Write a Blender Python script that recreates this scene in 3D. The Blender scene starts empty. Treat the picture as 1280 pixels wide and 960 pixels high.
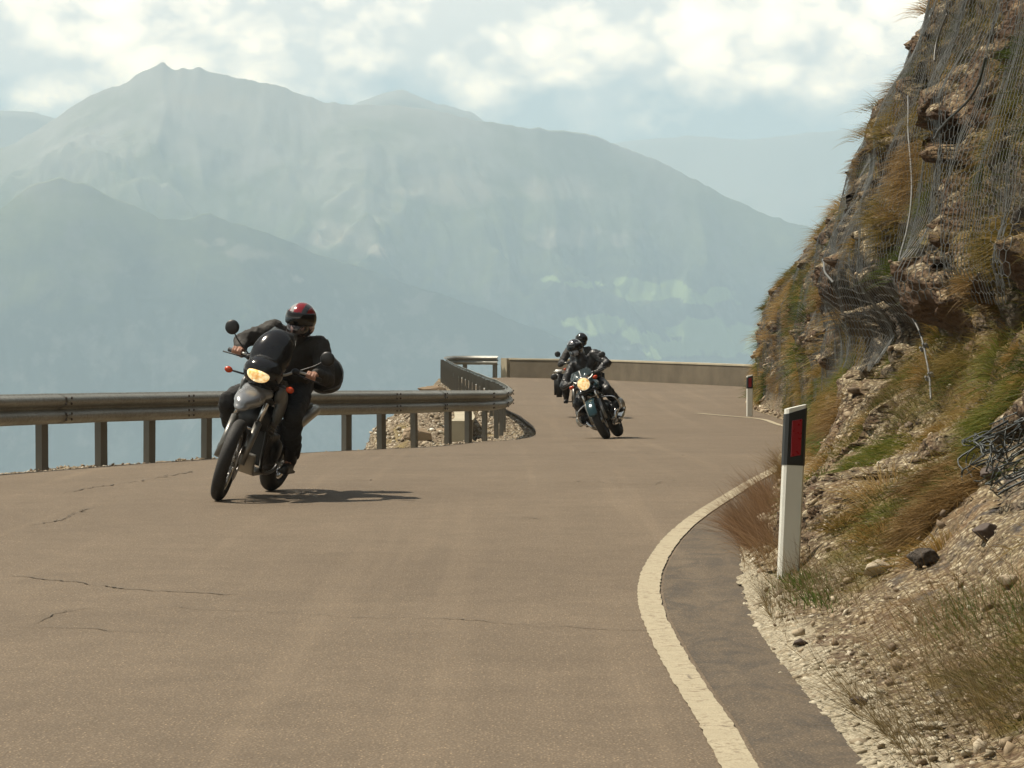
import bpy, bmesh, math, random
import numpy as np
from mathutils import Vector, Matrix, Euler, geometry
random.seed(7)
RNG = np.random.default_rng(11)
SC = bpy.context.scene
COL = SC.collection
R = math.radians

# ------------------------------------------------------------------ camera
FPX, HOR, CAMH = 3600.0, 420.0, 1.3
PITCH = math.atan((480 - HOR) / FPX)
cam_d = bpy.data.cameras.new("camera")
cam = bpy.data.objects.new("camera", cam_d); COL.objects.link(cam)
cam.location = (0, 0, CAMH); cam.rotation_euler = (R(90) - PITCH, 0, 0)
cam_d.sensor_width = 36; cam_d.lens = FPX / 1280 * 36
cam_d.clip_start = 0.2; cam_d.clip_end = 90000
SC.camera = cam

# ------------------------------------------------------------------ light
SUNV = Vector((-0.58, 0.20, 1.0)).normalized()          # towards the sun
SUN_EL = math.asin(SUNV.z); SUN_AZ = math.atan2(SUNV.x, SUNV.y)
world = bpy.data.worlds.new("World"); SC.world = world; world.use_nodes = True
SKY_STRENGTH = 0.08
sun_d = bpy.data.lights.new("sun", 'SUN'); sun_d.energy = 4.2; sun_d.angle = R(0.53)
sun_d.color = (1.0, 0.91, 0.76)
sun = bpy.data.objects.new("sun", sun_d); COL.objects.link(sun)
sun.rotation_euler = SUNV.to_track_quat('Z', 'Y').to_euler(); sun.location = (-20, 5, 40)
SC.view_settings.view_transform = 'Standard'
SC.view_settings.look = 'None'
SC.view_settings.gamma = 1
SC.view_settings.use_curve_mapping = False
SC.view_settings.exposure = 0.8
SC.render.engine = 'CYCLES'
SC.cycles.use_denoising = True
SC.cycles.max_bounces = 6
SC.cycles.volume_bounces = 1
SC.cycles.diffuse_bounces = 3
SC.cycles.transparent_max_bounces = 12
SC.cycles.caustics_reflective = False

# ------------------------------------------------------------------ node helper
class NT:
    def __init__(s, tree): s.t = tree; s.n = tree.nodes; s.l = tree.links
    def add(s, typ, ins=None, **kw):
        nd = s.n.new(typ)
        for k, v in kw.items(): setattr(nd, k, v)
        for k, v in (ins or {}).items():
            sock = nd.inputs[k]
            if isinstance(v, bpy.types.NodeSocket): s.l.new(v, sock)
            else: sock.default_value = v
        return nd
    def math(s, op, a, b=0.0, c=None, clamp=False):
        nd = s.n.new('ShaderNodeMath'); nd.operation = op; nd.use_clamp = clamp
        for i, v in enumerate((a, b) if c is None else (a, b, c)):
            if isinstance(v, bpy.types.NodeSocket): s.l.new(v, nd.inputs[i])
            else: nd.inputs[i].default_value = v
        return nd.outputs[0]
    def noise(s, vec, scale, detail=4, rough=.55, dist=0.0, out=0):
        nd = s.add('ShaderNodeTexNoise', {'Scale': scale, 'Detail': detail, 'Roughness': rough, 'Distortion': dist})
        if vec is not None: s.l.new(vec, nd.inputs['Vector'])
        return nd.outputs[out]
    def voronoi(s, vec, scale, feature='F1', out=0, rand=1.0):
        nd = s.n.new('ShaderNodeTexVoronoi'); nd.feature = feature
        nd.inputs['Scale'].default_value = scale; nd.inputs['Randomness'].default_value = rand
        if vec is not None: s.l.new(vec, nd.inputs['Vector'])
        return nd.outputs[out]
    def ramp(s, fac, stops, interp='LINEAR'):
        nd = s.n.new('ShaderNodeValToRGB'); cr = nd.color_ramp; cr.interpolation = interp
        while len(cr.elements) < len(stops): cr.elements.new(0.5)
        for e, (p, c) in zip(cr.elements, stops):
            e.position = p; e.color = (c[0], c[1], c[2], 1) if not isinstance(c, (int, float)) else (c, c, c, 1)
        s.l.new(fac, nd.inputs[0]); return nd.outputs[0]
    def mix(s, fac, a, b, mode='MIX'):
        nd = s.n.new('ShaderNodeMix'); nd.data_type = 'RGBA'; nd.blend_type = mode; nd.clamp_factor = True
        for sock, v in ((nd.inputs[0], fac), (nd.inputs[6], a), (nd.inputs[7], b)):
            if isinstance(v, bpy.types.NodeSocket): s.l.new(v, sock)
            elif isinstance(v, (int, float)): sock.default_value = v
            else: sock.default_value = (v[0], v[1], v[2], 1)
        return nd.outputs[2]
    def mapr(s, v, a, b, c=0.0, d=1.0):
        nd = s.n.new('ShaderNodeMapRange'); nd.clamp = True
        s.l.new(v, nd.inputs[0])
        for i, x in enumerate((a, b, c, d)): nd.inputs[i + 1].default_value = x
        return nd.outputs[0]
    def bump(s, h, strength=.5, dist=.01, normal=None):
        nd = s.add('ShaderNodeBump', {'Strength': strength, 'Distance': dist, 'Height': h})
        if normal is not None: s.l.new(normal, nd.inputs['Normal'])
        return nd.outputs[0]

def new_mat(name):
    m = bpy.data.materials.new(name); m.use_nodes = True
    t = NT(m.node_tree); b = t.n['Principled BSDF']
    return m, t, b

def plain(name, col, rough=.5, metal=0.0, bumpy=0.0, scale=40, var=.12, spec=.5, **kw):
    """solid paint / metal / cloth with a little unevenness of its own"""
    m, t, b = new_mat(name)
    co = t.add('ShaderNodeTexCoord').outputs['Object']
    nz = t.noise(co, scale, 4)
    lo = [c * (1 - var) for c in col]; hi = [min(1, c * (1 + var)) for c in col]
    t.l.new(t.mix(nz, lo, hi), b.inputs['Base Color'])
    b.inputs['Roughness'].default_value = rough; b.inputs['Metallic'].default_value = metal
    if rough > .1: t.l.new(t.mapr(nz, .3, .7, max(0.02, rough * .85), min(1, rough * 1.15)), b.inputs['Roughness'])
    b.inputs['Specular IOR Level'].default_value = spec
    if bumpy: t.l.new(t.bump(t.noise(co, scale * 3, 5), bumpy, .004), b.inputs['Normal'])
    for k, v in kw.items(): b.inputs[k.replace('_', ' ')].default_value = v
    return m

# ------------------------------------------------------------------ object helpers
def tag(o, label=None, cat=None, group=None, kind=None):
    if label: o['label'] = label
    if cat: o['category'] = cat
    if group: o['group'] = group
    if kind: o['kind'] = kind
    return o

def empty(name, loc=(0, 0, 0)):
    o = bpy.data.objects.new(name, None); COL.objects.link(o); o.location = loc
    o.empty_display_size = .2
    return o

def mesh_obj(name, verts, faces, mat=None, parent=None, smooth=True, attrs=None):
    me = bpy.data.meshes.new(name)
    verts = np.asarray(verts, dtype=np.float32)
    if isinstance(faces, np.ndarray):
        nf, k = faces.shape
        me.vertices.add(len(verts)); me.vertices.foreach_set('co', verts.ravel())
        me.loops.add(nf * k); me.loops.foreach_set('vertex_index', faces.astype(np.int32).ravel())
        me.polygons.add(nf); me.polygons.foreach_set('loop_start', np.arange(0, nf * k, k, dtype=np.int32))
        me.update(calc_edges=True)
    else:
        me.from_pydata([tuple(map(float, v)) for v in verts], [], [tuple(f) for f in faces])
        me.update()
    if smooth: me.polygons.foreach_set('use_smooth', np.ones(len(me.polygons), dtype=bool))
    for k, a in (attrs or {}).items():
        at = me.attributes.new(k, 'FLOAT', 'POINT'); at.data.foreach_set('value', np.asarray(a, dtype=np.float32).ravel())
    if mat: me.materials.append(mat)
    o = bpy.data.objects.new(name, me); COL.objects.link(o)
    if parent is not None: o.parent = parent
    return o

def grid_faces(nu, nv):
    i = np.arange(nu - 1)[:, None] * nv + np.arange(nv - 1)[None, :]
    return np.stack([i, i + nv, i + nv + 1, i + 1], -1).reshape(-1, 4)

# ------------------------------------------------------------------ numpy noise
def _hash(ix, iy, iz, seed):
    h = (ix.astype(np.int64) * 374761393 + iy.astype(np.int64) * 668265263 + iz.astype(np.int64) * 2147483647 + seed * 974634777) & 0xffffffff
    h = ((h ^ (h >> 13)) * 1274126177) & 0xffffffff
    h = ((h ^ (h >> 16)) * 2246822519) & 0xffffffff
    return ((h ^ (h >> 15)) & 0xffffff).astype(np.float64) / float(0xffffff)

def vnoise(x, y, z=None, seed=0):
    if z is None: z = np.zeros_like(x)
    x, y, z = np.broadcast_arrays(x, y, z)
    fx, fy, fz = np.floor(x), np.floor(y), np.floor(z)
    u, v, w = x - fx, y - fy, z - fz
    u = u * u * u * (u * (u * 6 - 15) + 10); v = v * v * v * (v * (v * 6 - 15) + 10); w = w * w * w * (w * (w * 6 - 15) + 10)
    ix, iy, iz = fx.astype(np.int64), fy.astype(np.int64), fz.astype(np.int64)
    def c(a, b, d): return _hash(ix + a, iy + b, iz + d, seed)
    x00 = c(0,0,0) * (1-u) + c(1,0,0) * u; x10 = c(0,1,0) * (1-u) + c(1,1,0) * u
    x01 = c(0,0,1) * (1-u) + c(1,0,1) * u; x11 = c(0,1,1) * (1-u) + c(1,1,1) * u
    return ((x00 * (1-v) + x10 * v) * (1-w) + (x01 * (1-v) + x11 * v) * w) * 2 - 1

def fbm(x, y, z=None, octaves=5, seed=0, gain=.5, lac=2.03, ridged=False):
    s = 0; a = 1; f = 1; n = 0
    for o in range(octaves):
        v = vnoise(x * f + 17.3 * o, y * f - 9.1 * o, None if z is None else z * f + 3.7 * o, seed + o)
        if ridged: v = 1 - 2 * np.abs(v)
        s = s + a * v; n += a; a *= gain; f *= lac
    return s / n

def worley(x, y, z, seed=0):
    """distance to 1st, 2nd feature point and the id (0..1) of the nearest"""
    x, y, z = np.broadcast_arrays(x, y, z)
    fx, fy, fz = np.floor(x).astype(np.int64), np.floor(y).astype(np.int64), np.floor(z).astype(np.int64)
    d1 = np.full(x.shape, 9.0); d2 = np.full(x.shape, 9.0); idd = np.zeros(x.shape)
    px = np.zeros(x.shape); py = np.zeros(x.shape); pz = np.zeros(x.shape)
    for a in (-1, 0, 1):
        for b in (-1, 0, 1):
            for c in (-1, 0, 1):
                cx, cy, cz = fx + a, fy + b, fz + c
                qx = cx + _hash(cx, cy, cz, seed); qy = cy + _hash(cx, cy, cz, seed + 1); qz = cz + _hash(cx, cy, cz, seed + 2)
                d = np.sqrt((qx - x) ** 2 + (qy - y) ** 2 + (qz - z) ** 2)
                m = d < d1
                d2 = np.where(m, d1, np.minimum(d2, d))
                idd = np.where(m, _hash(cx, cy, cz, seed + 3), idd)
                px = np.where(m, x - qx, px); py = np.where(m, y - qy, py); pz = np.where(m, z - qz, pz)
                d1 = np.where(m, d, d1)
    return d1, d2, idd, px, py, pz

# ------------------------------------------------------------------ where things stand (road level falls gently into a dip, then rises)
_zk = np.array([(-60, 0), (0, 0), (27, 0), (34, -.09), (40, -.20), (47, -.33), (54, -.37), (62, -.355), (80, -.26), (100, -.14), (130, -.1), (200, -.1)], float)
_zs = np.arange(-60, 200, .5); _zv = np.interp(_zs, _zk[:, 0], _zk[:, 1])
_kern = np.exp(-np.linspace(-2, 2, 13) ** 2); _kern /= _kern.sum()
_zv = np.convolve(np.pad(_zv, 6, mode='edge'), _kern, mode='valid')
def zg(y): return np.interp(y, _zs, _zv)
_cp, _sp = math.cos(PITCH), math.sin(PITCH)
def ray(px, py):
    a = (px - 640) / FPX; b = (480 - py) / FPX
    return Vector((a, _cp + b * _sp, -_sp + b * _cp))
def P(px, py, D):
    r = ray(px, py); k = D / r.y
    return Vector((r.x * k, D, CAMH + r.z * k))
def G(px, py, dz=0.0):
    """the point of the road (or dz above it) seen at a place of the photograph"""
    r = ray(px, py); prev = None
    for D in np.arange(5, 160, .05):
        z = CAMH + r.z * D / r.y
        if z <= zg(D) + dz: return P(px, py, D)
    return P(px, py, 160)
def smooth_path(pts, step=.5, it=1):
    """dense, rounded polyline (Catmull-Rom)"""
    p = [np.array(q, float) for q in pts]
    p = [2 * p[0] - p[1]] + p + [2 * p[-1] - p[-2]]
    out = []
    for i in range(1, len(p) - 2):
        L = np.linalg.norm(p[i + 1] - p[i]); n = max(1, int(L / step))
        for k in range(n):
            t = k / n
            out.append(.5 * ((2 * p[i]) + (-p[i-1] + p[i+1]) * t + (2*p[i-1] - 5*p[i] + 4*p[i+1] - p[i+2]) * t*t + (-p[i-1] + 3*p[i] - 3*p[i+1] + p[i+2]) * t**3))
    out.append(p[-2]); return np.array(out)
# ------------------------------------------------------------------ sky with cloud bank
t = NT(world.node_tree); t.n.clear()
sky = t.add('ShaderNodeTexSky', sky_type='NISHITA', sun_disc=False, sun_elevation=SUN_EL, sun_rotation=SUN_AZ,
            altitude=1900, air_density=1.0, dust_density=2.5, ozone_density=1.0)
dirv = t.add('ShaderNodeTexCoord').outputs['Generated']
sep = t.add('ShaderNodeSeparateXYZ', {0: dirv})
warp = t.add('ShaderNodeVectorMath', {0: dirv, 1: (1, 1, 1.45)}, operation='MULTIPLY').outputs[0]
n1 = t.noise(warp, 9, 9, .58, .0)
n2 = t.noise(warp, 26, 7, .6, .0)
nn = t.math('ADD', t.math('MULTIPLY', n1, .72), t.math('MULTIPLY', n2, .28))
el = sep.outputs[2]
rise = t.mapr(t.math('ADD', el, t.math('MULTIPLY', t.math('SUBTRACT', n2, .5), .05)), .070, .094, 0, 1)                           # clouds start over the ridges
high = t.mapr(el, .35, .75, 0, .16)
gate = t.math('SUBTRACT', t.math('MULTIPLY', rise, .36), high)
cm = t.mapr(t.math('ADD', nn, gate), .56, .80, 0, 1)
wv_ = t.add('ShaderNodeVectorMath', {0: warp, 1: t.add('ShaderNodeVectorMath', {0: t.noise(warp, 30, 5, .6, out=1), 1: (.022, .022, .022)}, operation='MULTIPLY').outputs[0]}, operation='ADD').outputs[0]
vb_ = t.voronoi(wv_, 48, 'F1'); vb2_ = t.voronoi(wv_, 120, 'F1')
puff = t.math('ADD', t.math('MULTIPLY', vb_, -.38), t.math('MULTIPLY', vb2_, -.16))
shade = t.mapr(t.math('ADD', t.noise(warp, 20, 10, .64, .1), puff), .12, .44, 0, 1)
lowb = t.mapr(el, .13, .24, 1, .13)
ccol = t.mix(shade, (11, 10.0, 8.8), (32, 25.5, 17.5))
ccol = t.mix(1.0, ccol, t.add('ShaderNodeCombineColor', {0: lowb, 1: lowb, 2: lowb}).outputs[0], 'MULTIPLY')
haze_c = t.mapr(el, .0, .16, 1, 0)
base = t.mix(t.math('MULTIPLY', haze_c, .75), sky.outputs[0], (5.1, 5.25, 4.9))
allc = t.mix(cm, base, ccol)
bg = t.add('ShaderNodeBackground', {'Color': allc, 'Strength': SKY_STRENGTH})
out = t.add('ShaderNodeOutputWorld', {'Surface': bg.outputs[0]})

# ------------------------------------------------------------------ far mountains
FLOOR = -900.0
def mountain_mat():
    m, t, b = new_mat('mountain_slope')
    geo = t.add('ShaderNodeNewGeometry'); pos = geo.outputs['Position']
    g = t.noise(pos, .0030, 10, .66, .5)
    forest = (.008, .018, .012); grassy = (.11, .12, .05); rock = (.30, .28, .24)
    hgt = t.add('ShaderNodeSeparateXYZ', {0: pos}).outputs[2]
    hh = t.math('ADD', t.math('MULTIPLY', hgt, 1 / 900.), t.math('MULTIPLY', t.math('SUBTRACT', g, .5), 1.1))
    fine_ = t.noise(pos, .0075, 8, .68, .8)
    hh = t.math('ADD', hh, t.math('MULTIPLY', t.math('SUBTRACT', fine_, .5), .5))
    c = t.mix(t.mapr(hh, .10, .40), forest, grassy)
    c = t.mix(t.mapr(hh, .42, .85), c, rock)
    nz = t.add('ShaderNodeSeparateXYZ', {0: geo.outputs['Normal']}).outputs[2]
    c = t.mix(t.math('MULTIPLY', t.math('MULTIPLY', t.mapr(nz, .70, .5), t.mapr(t.noise(pos, .011, 7, .7), .50, .60)), .6), c, (.16, .15, .13))
    a1 = t.add('ShaderNodeAttribute', attribute_name='meadow').outputs['Fac']
    a2 = t.add('ShaderNodeAttribute', attribute_name='scree').outputs['Fac']
    det = t.noise(pos, .012, 5, .6)
    c = t.mix(t.mapr(t.math('ADD', a1, t.math('MULTIPLY', t.math('SUBTRACT', det, .5), .9)), .45, .6), c, (.20, .26, .095))
    c = t.mix(t.math('MULTIPLY', t.mapr(t.math('ADD', a2, t.math('MULTIPLY', t.math('SUBTRACT', det, .5), 1.3)), .45, .8), .62), c, (.34, .29, .22))
    t.l.new(c, b.inputs['Base Color']); b.inputs['Roughness'].default_value = .95; b.inputs['Specular IOR Level'].default_value = .1
    return m
M_MOUNT = mountain_mat()

def px_of(V):
    x, y, z = V[..., 0], V[..., 1], V[..., 2] - CAMH
    f = y * _cp - z * _sp; u = y * _sp + z * _cp
    return 640 + FPX * x / f, 480 - FPX * u / f

def mountain(name, crest, D0, bend, seed, slope, nu, nv, rough, meadows=(), screes=()):
    cx = np.array([c[0] for c in crest], float); cy = np.array([c[1] for c in crest], float)
    u = np.concatenate([np.linspace(cx[0], -120, nu // 8)[:-1], np.linspace(-120, 1400, nu - nu // 4)[:-1], np.linspace(1400, cx[-1], nu // 8)]); nu = len(u)
    zc = CAMH + (HOR - np.interp(u, cx, cy)) * D0 / FPX
    X = (u - 640) / FPX * D0
    Dc = D0 + bend * fbm(X / 1500, X * 0, octaves=2, seed=seed)
    zc = CAMH + (zc - CAMH) * Dc / D0
    zc = zc + rough * .06 * fbm(X / 150, X * 0 + 3, octaves=6, seed=seed + 3, gain=.62, ridged=True)
    # rows: back side short, then down the front
    vb = np.linspace(-.35, 0, max(6, nv // 10))[:-1]; vf = np.linspace(0, 1, nv) ** 1.15
    v = np.concatenate([vb, vf])
    U, V = np.meshgrid(X, v, indexing='ij')
    ZC = zc[:, None]; DC = Dc[:, None]
    H = ZC - FLOOR
    run = H / slope
    Y = DC - V * run
    prof = np.where(V < 0, 1 - np.abs(V) * 1.3, (1 - V) ** 1.08)
    kz = np.hanning(61); kz /= kz.sum(); zs_ = np.convolve(np.pad(zc, 30, mode='edge'), kz, mode='valid')
    H = (zs_ - FLOOR)[:, None]; run = H / slope; Y = DC - V * run
    Z = FLOOR + H * prof + (zc - zs_)[:, None] * np.exp(-np.abs(V) * 55)
    damp = np.clip(np.abs(V) * 9, 0, 1)
    wx = U + 160 * fbm(U / 700, Y / 700, octaves=3, seed=seed + 5); wy = Y + 160 * fbm(U / 700 + 9, Y / 700, octaves=3, seed=seed + 6)
    spur = fbm((wx + .35 * wy) / 1250, (wy - .2 * wx) / 1500, octaves=8, seed=seed + 1, gain=.52, ridged=True)
    det = fbm(wx / 260, wy / 420, octaves=5, seed=seed + 2, gain=.55, ridged=True)
    damp = np.clip(np.abs(V) * 4, 0, 1)
    Z = Z + damp * (rough * 2.3 * (spur - .55) + rough * .22 * (det - .4)) * np.clip((Z - FLOOR) / 300, 0, 1)
    VV = np.stack([U, Y, np.maximum(Z, FLOOR)], -1)
    ppx, ppy = px_of(VV)
    wpx = ppx + 26 * fbm(ppx / 34, ppy / 16, octaves=4, seed=seed + 8); wpy = ppy + 13 * fbm(ppx / 30, ppy / 16, octaves=4, seed=seed + 9)
    def blobs(L):
        a = np.zeros(ppx.shape)
        for (bx, by, rx, ry) in L:
            a = np.maximum(a, np.exp(-(((wpx - bx) / rx) ** 2 + ((wpy - by) / ry) ** 2)))
        return a
    o = mesh_obj(name, VV.reshape(-1, 3), grid_faces(nu, len(v)), M_MOUNT, attrs={'meadow': blobs(meadows), 'scree': blobs(screes)})
    # faces wind downwards for this ordering: flip
    o.data.flip_normals() if o.data.polygons[0].normal.z < 0 else None
    return tag(o, kind='structure')

main_crest = [(-2600, 330), (-1500, 240), (-700, 300), (-300, 270), (-60, 222), (0, 190), (60, 158), (90, 138), (130, 116), (165, 106), (188, 92), (202, 85), (212, 79.5), (221, 85), (229, 88), (238, 85), (247, 86.5), (257, 83.5), (266, 89), (275, 92), (300, 97),
              (320, 100), (345, 108), (400, 124), (440, 130), (480, 133), (540, 138), (600, 150), (680, 163), (745, 172), (790, 190), (830, 205), (870, 225), (900, 240), (950, 263), (1005, 282),
              (1100, 325), (1300, 410), (1600, 450), (2200, 380), (3600, 300)]
mountain('mountain_massif', main_crest, 9600, 450, 21, .62, 640, 260, 230,
         meadows=[(815, 362, 60, 15), (880, 372, 45, 12), (745, 405, 50, 16), (800, 420, 30, 12), (880, 410, 60, 14), (915, 425, 60, 22), (850, 440, 60, 12), (720, 352, 40, 5)],
         screes=[(430, 290, 55, 26), (470, 310, 30, 14), (700, 295, 60, 18), (560, 240, 90, 25), (265, 130, 60, 22), (780, 298, 30, 10), (690, 235, 60, 20)])
mountain('mountain_spur', [(-2600, 200), (-1500, 140), (-500, 200), (-120, 200), (0, 262), (40, 232), (75, 222), (110, 232), (150, 252), (200, 272), (230, 273), (262, 268), (300, 281), (340, 296), (400, 322),
         (500, 352), (600, 385), (700, 424), (800, 470), (950, 530), (1200, 600), (1600, 620), (3000, 560)], 7600, 260, 57, .62, 560, 240, 170,
         screes=[(305, 318, 40, 10), (370, 345, 14, 5), (265, 300, 20, 8)])
mountain('mountain_backdrop', [(-2600, 260), (-1200, 160), (-300, 190), (0, 138), (40, 139), (75, 150), (120, 170), (250, 200), (380, 170), (430, 135), (470, 121), (500, 113), (522, 121), (545, 130), (590, 142), (640, 175), (760, 240), (1000, 300), (2000, 330), (3600, 200)],
         12000, 400, 91, .6, 340, 60, 200)
mountain('mountain_range_far', [(-2600, 220), (-800, 190), (200, 220), (560, 215), (640, 200), (720, 188), (790, 176), (860, 170), (930, 176), (1010, 166), (1100, 160), (1200, 170), (1500, 190), (2200, 160), (3600, 200)],
         16500, 300, 133, .6, 300, 50, 150)
vf = mesh_obj('valley_floor', [(-15500, -2500, FLOOR - 3), (15500, -2500, FLOOR - 3), (15500, 19000, FLOOR - 3), (-15500, 19000, FLOOR - 3)], [(0, 1, 2, 3)], M_MOUNT)
tag(vf, kind='structure')

# ------------------------------------------------------------------ haze
HZ = dict(x=16000, y0=-3000, y1=19500, z0=FLOOR - 5, z1=1400)
c = [(sx * HZ['x'], y, z) for z in (HZ['z0'], HZ['z1']) for y in (HZ['y0'], HZ['y1']) for sx in (-1, 1)]
hz = mesh_obj('haze', c, [(0, 2, 3, 1), (4, 5, 7, 6), (0, 1, 5, 4), (2, 6, 7, 3), (0, 4, 6, 2), (1, 3, 7, 5)], None, smooth=False)
m = bpy.data.materials.new('haze_air'); m.use_nodes = True; tt = NT(m.node_tree); tt.n.clear()
pv = tt.add('ShaderNodeVolumePrincipled', {'Color': (.66, .862, 1.0, 1), 'Density': 1.28e-4, 'Anisotropy': .0})
tt.add('ShaderNodeOutputMaterial', {'Volume': pv.outputs[0]})
hz.data.materials.append(m); tag(hz, kind='stuff', label='thin pale blue haze filling the valley air', cat='haze')
# ------------------------------------------------------------------ road outline (plan)
def pl(pts, dz=0.0): return [tuple(G(x, y, dz)) for x, y in pts]
# foot of the guard rail, from the left of the picture round the bulge, back and across to the concrete wall
RAILPX = [(51, 585), (128, 579), (197, 575), (265, 570), (350, 565), (437, 561), (485, 559), (525, 556), (563, 552), (592, 550.5), (612, 548.5), (626, 545)]
rail_pts = [np.array(G(x, y)) for x, y in RAILPX]
d0 = (rail_pts[0] - rail_pts[3]); d0 /= np.linalg.norm(d0)
rail_pts = [rail_pts[0] + d0 * k for k in (26, 19, 12, 6)] + rail_pts
for (px, D) in [(634.5, 50.5), (631, 54.5), (621, 59.5), (605, 65), (587, 72.5), (571, 80.5), (559.5, 89.5), (554, 95.5), (558, 99.3), (570, 101), (600, 100.8), (629, 100.3)]:
    rail_pts.append(np.array([(px - 640) / FPX * D, D, 0]))
rail = smooth_path(rail_pts, .25)
rail[:, 2] = zg(rail[:, 1])
WALL = [np.array([-0.10, 100.2]), np.array([2.6, 97.2]), np.array([5.0, 91.5]), np.array([7.06, 86.2]), np.array([9.6, 79.5])]

TOEPX = [(1066, 940), (1001, 862), (955, 800), (932, 752), (926, 700)]
toe_pts = [np.array([.9, -16, 0]), np.array([.95, -6, 0]), np.array([.98, 2, 0]), np.array([1.0, 6.3, 0])]
toe_pts += [np.array(G(x, y)) for x, y in TOEPX]
toe_pts += [np.array([1.50, 18.6, 0]), np.array([1.86, 21.5, 0]), np.array([2.42, 26, 0]), np.array([3.25, 33, 0]), np.array([4.05, 40, 0]), np.array([4.72, 47, 0]), np.array([5.28, 54, 0]), np.array([5.36, 60, 0]),
            np.array([5.36, 64, 0]), np.array([5.7, 70, 0]), np.array([6.6, 79, 0]), np.array([8.2, 90, 0]), np.array([10, 104, 0])]
toe = smooth_path(toe_pts, .2)
def toeX(y): return np.interp(y, toe[:, 1], toe[:, 0])

def offset_path(path, d):
    p = path[:, :2]; tn = np.gradient(p, axis=0); tn /= np.linalg.norm(tn, axis=1)[:, None] + 1e-9
    nrm = np.stack([tn[:, 1], -tn[:, 0]], 1)           # to the right of travel
    q = path.copy(); q[:, :2] = p + nrm * d; return q
def smoothed(path, k):
    ker = np.ones(k) / k; q = path.copy()
    for c in (0, 1):
        q[:, c] = np.convolve(np.pad(path[:, c], k // 2, mode='edge'), ker, mode='valid')[:len(path)]
    return q

# edge of the asphalt, road side of the rail
iA = int(np.argmin(np.hypot(rail[:, 0] - rail_pts[15][0], rail[:, 1] - rail_pts[15][1])))
asph = smoothed(offset_path(rail, .42), 9)
bulge = np.exp(-((rail[:, 1] - 46.5) / 4.5) ** 2) * (np.arange(len(rail)) > iA - 60)
asph[:, 0] += .12 * bulge
asph_edge = [(x, y) for x, y, z in asph if y < 99.5]
far_edge = [(-1.9, 99.3), (-.8, 99.5)] + [(w[0] - .02, w[1] - .12) for w in WALL]
right_edge = [(x + .25, y) for x, y, z in toe[::-2] if y < 79]
outline = asph_edge[::2] + far_edge + right_edge
# drop repeated points
oo = [outline[0]]
for p in outline[1:]:
    if math.hypot(p[0] - oo[-1][0], p[1] - oo[-1][1]) > .12: oo.append(p)
outline = oo

def in_poly(X, Y, poly):
    inside = np.zeros(X.shape, bool); n = len(poly); j = n - 1
    for i in range(n):
        xi, yi = poly[i]; xj, yj = poly[j]
        c = ((yi > Y) != (yj > Y)) & (X < (xj - xi) * (Y - yi) / (yj - yi + 1e-12) + xi)
        inside ^= c; j = i
    return inside
def dist_poly(X, Y, poly, closed=True):
    d = np.full(X.shape, 1e9); n = len(poly)
    for i in range(n if closed else n - 1):
        ax, ay = poly[i]; bx, by = poly[(i + 1) % n]
        vx, vy = bx - ax, by - ay; L = vx * vx + vy * vy + 1e-12
        t = np.clip(((X - ax) * vx + (Y - ay) * vy) / L, 0, 1)
        d = np.minimum(d, np.hypot(X - ax - t * vx, Y - ay - t * vy))
    return d

def sheet(name, poly, dz, mat, step=1.0, kind='structure', label=None):
    """flat polygon laid on the road level, dz above it"""
    xs = [p[0] for p in poly]; ys = [p[1] for p in poly]
    pts = [Vector(p) for p in poly]; n = len(pts)
    gx, gy = np.meshgrid(np.arange(min(xs), max(xs), step), np.arange(min(ys), max(ys), step))
    gx = gx.ravel() + RNG.uniform(-.1, .1, gx.size) * step; gy = gy.ravel() + RNG.uniform(-.1, .1, gy.size) * step
    if len(gx):
        ok = in_poly(gx, gy, poly)
        gx, gy = gx[ok], gy[ok]
        ok = dist_poly(gx, gy, poly) > step * .3
        pts += [Vector((a, b)) for a, b in zip(gx[ok], gy[ok])]
    r = geometry.delaunay_2d_cdt(pts, [(i, (i + 1) % n) for i in range(n)], [list(range(n))], 1, 1e-5)
    V = np.array([(v.x, v.y, 0) for v in r[0]]); V[:, 2] = zg(V[:, 1]) + dz
    F = [f if (V[f[1]] - V[f[0]])[0] * (V[f[2]] - V[f[0]])[1] - (V[f[1]] - V[f[0]])[1] * (V[f[2]] - V[f[0]])[0] > 0 else f[::-1] for f in r[2]]
    return tag(mesh_obj(name, V, F, mat), kind=kind)

def ribbon(name, path, w0, w1, dz, mat, kind='structure'):
    """strip along a plan path; w0, w1 = offsets to its two edges (numbers or arrays)"""
    p = np.array(path)[:, :2]; tn = np.gradient(p, axis=0); tn /= np.linalg.norm(tn, axis=1)[:, None] + 1e-9
    nr = np.stack([tn[:, 1], -tn[:, 0]], 1)
    a = p + nr * np.reshape(w0, (-1, 1)); b = p + nr * np.reshape(w1, (-1, 1))
    V = np.zeros((len(p) * 2, 3)); V[0::2, :2] = a; V[1::2, :2] = b; V[:, 2] = zg(V[:, 1]) + dz
    i = np.arange(len(p) - 1) * 2
    F = np.stack([i, i + 1, i + 3, i + 2], 1)
    o = mesh_obj(name, V, F, mat)
    if o.data.polygons[0].normal.z < 0: o.data.flip_normals()
    return tag(o, kind=kind)

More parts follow.
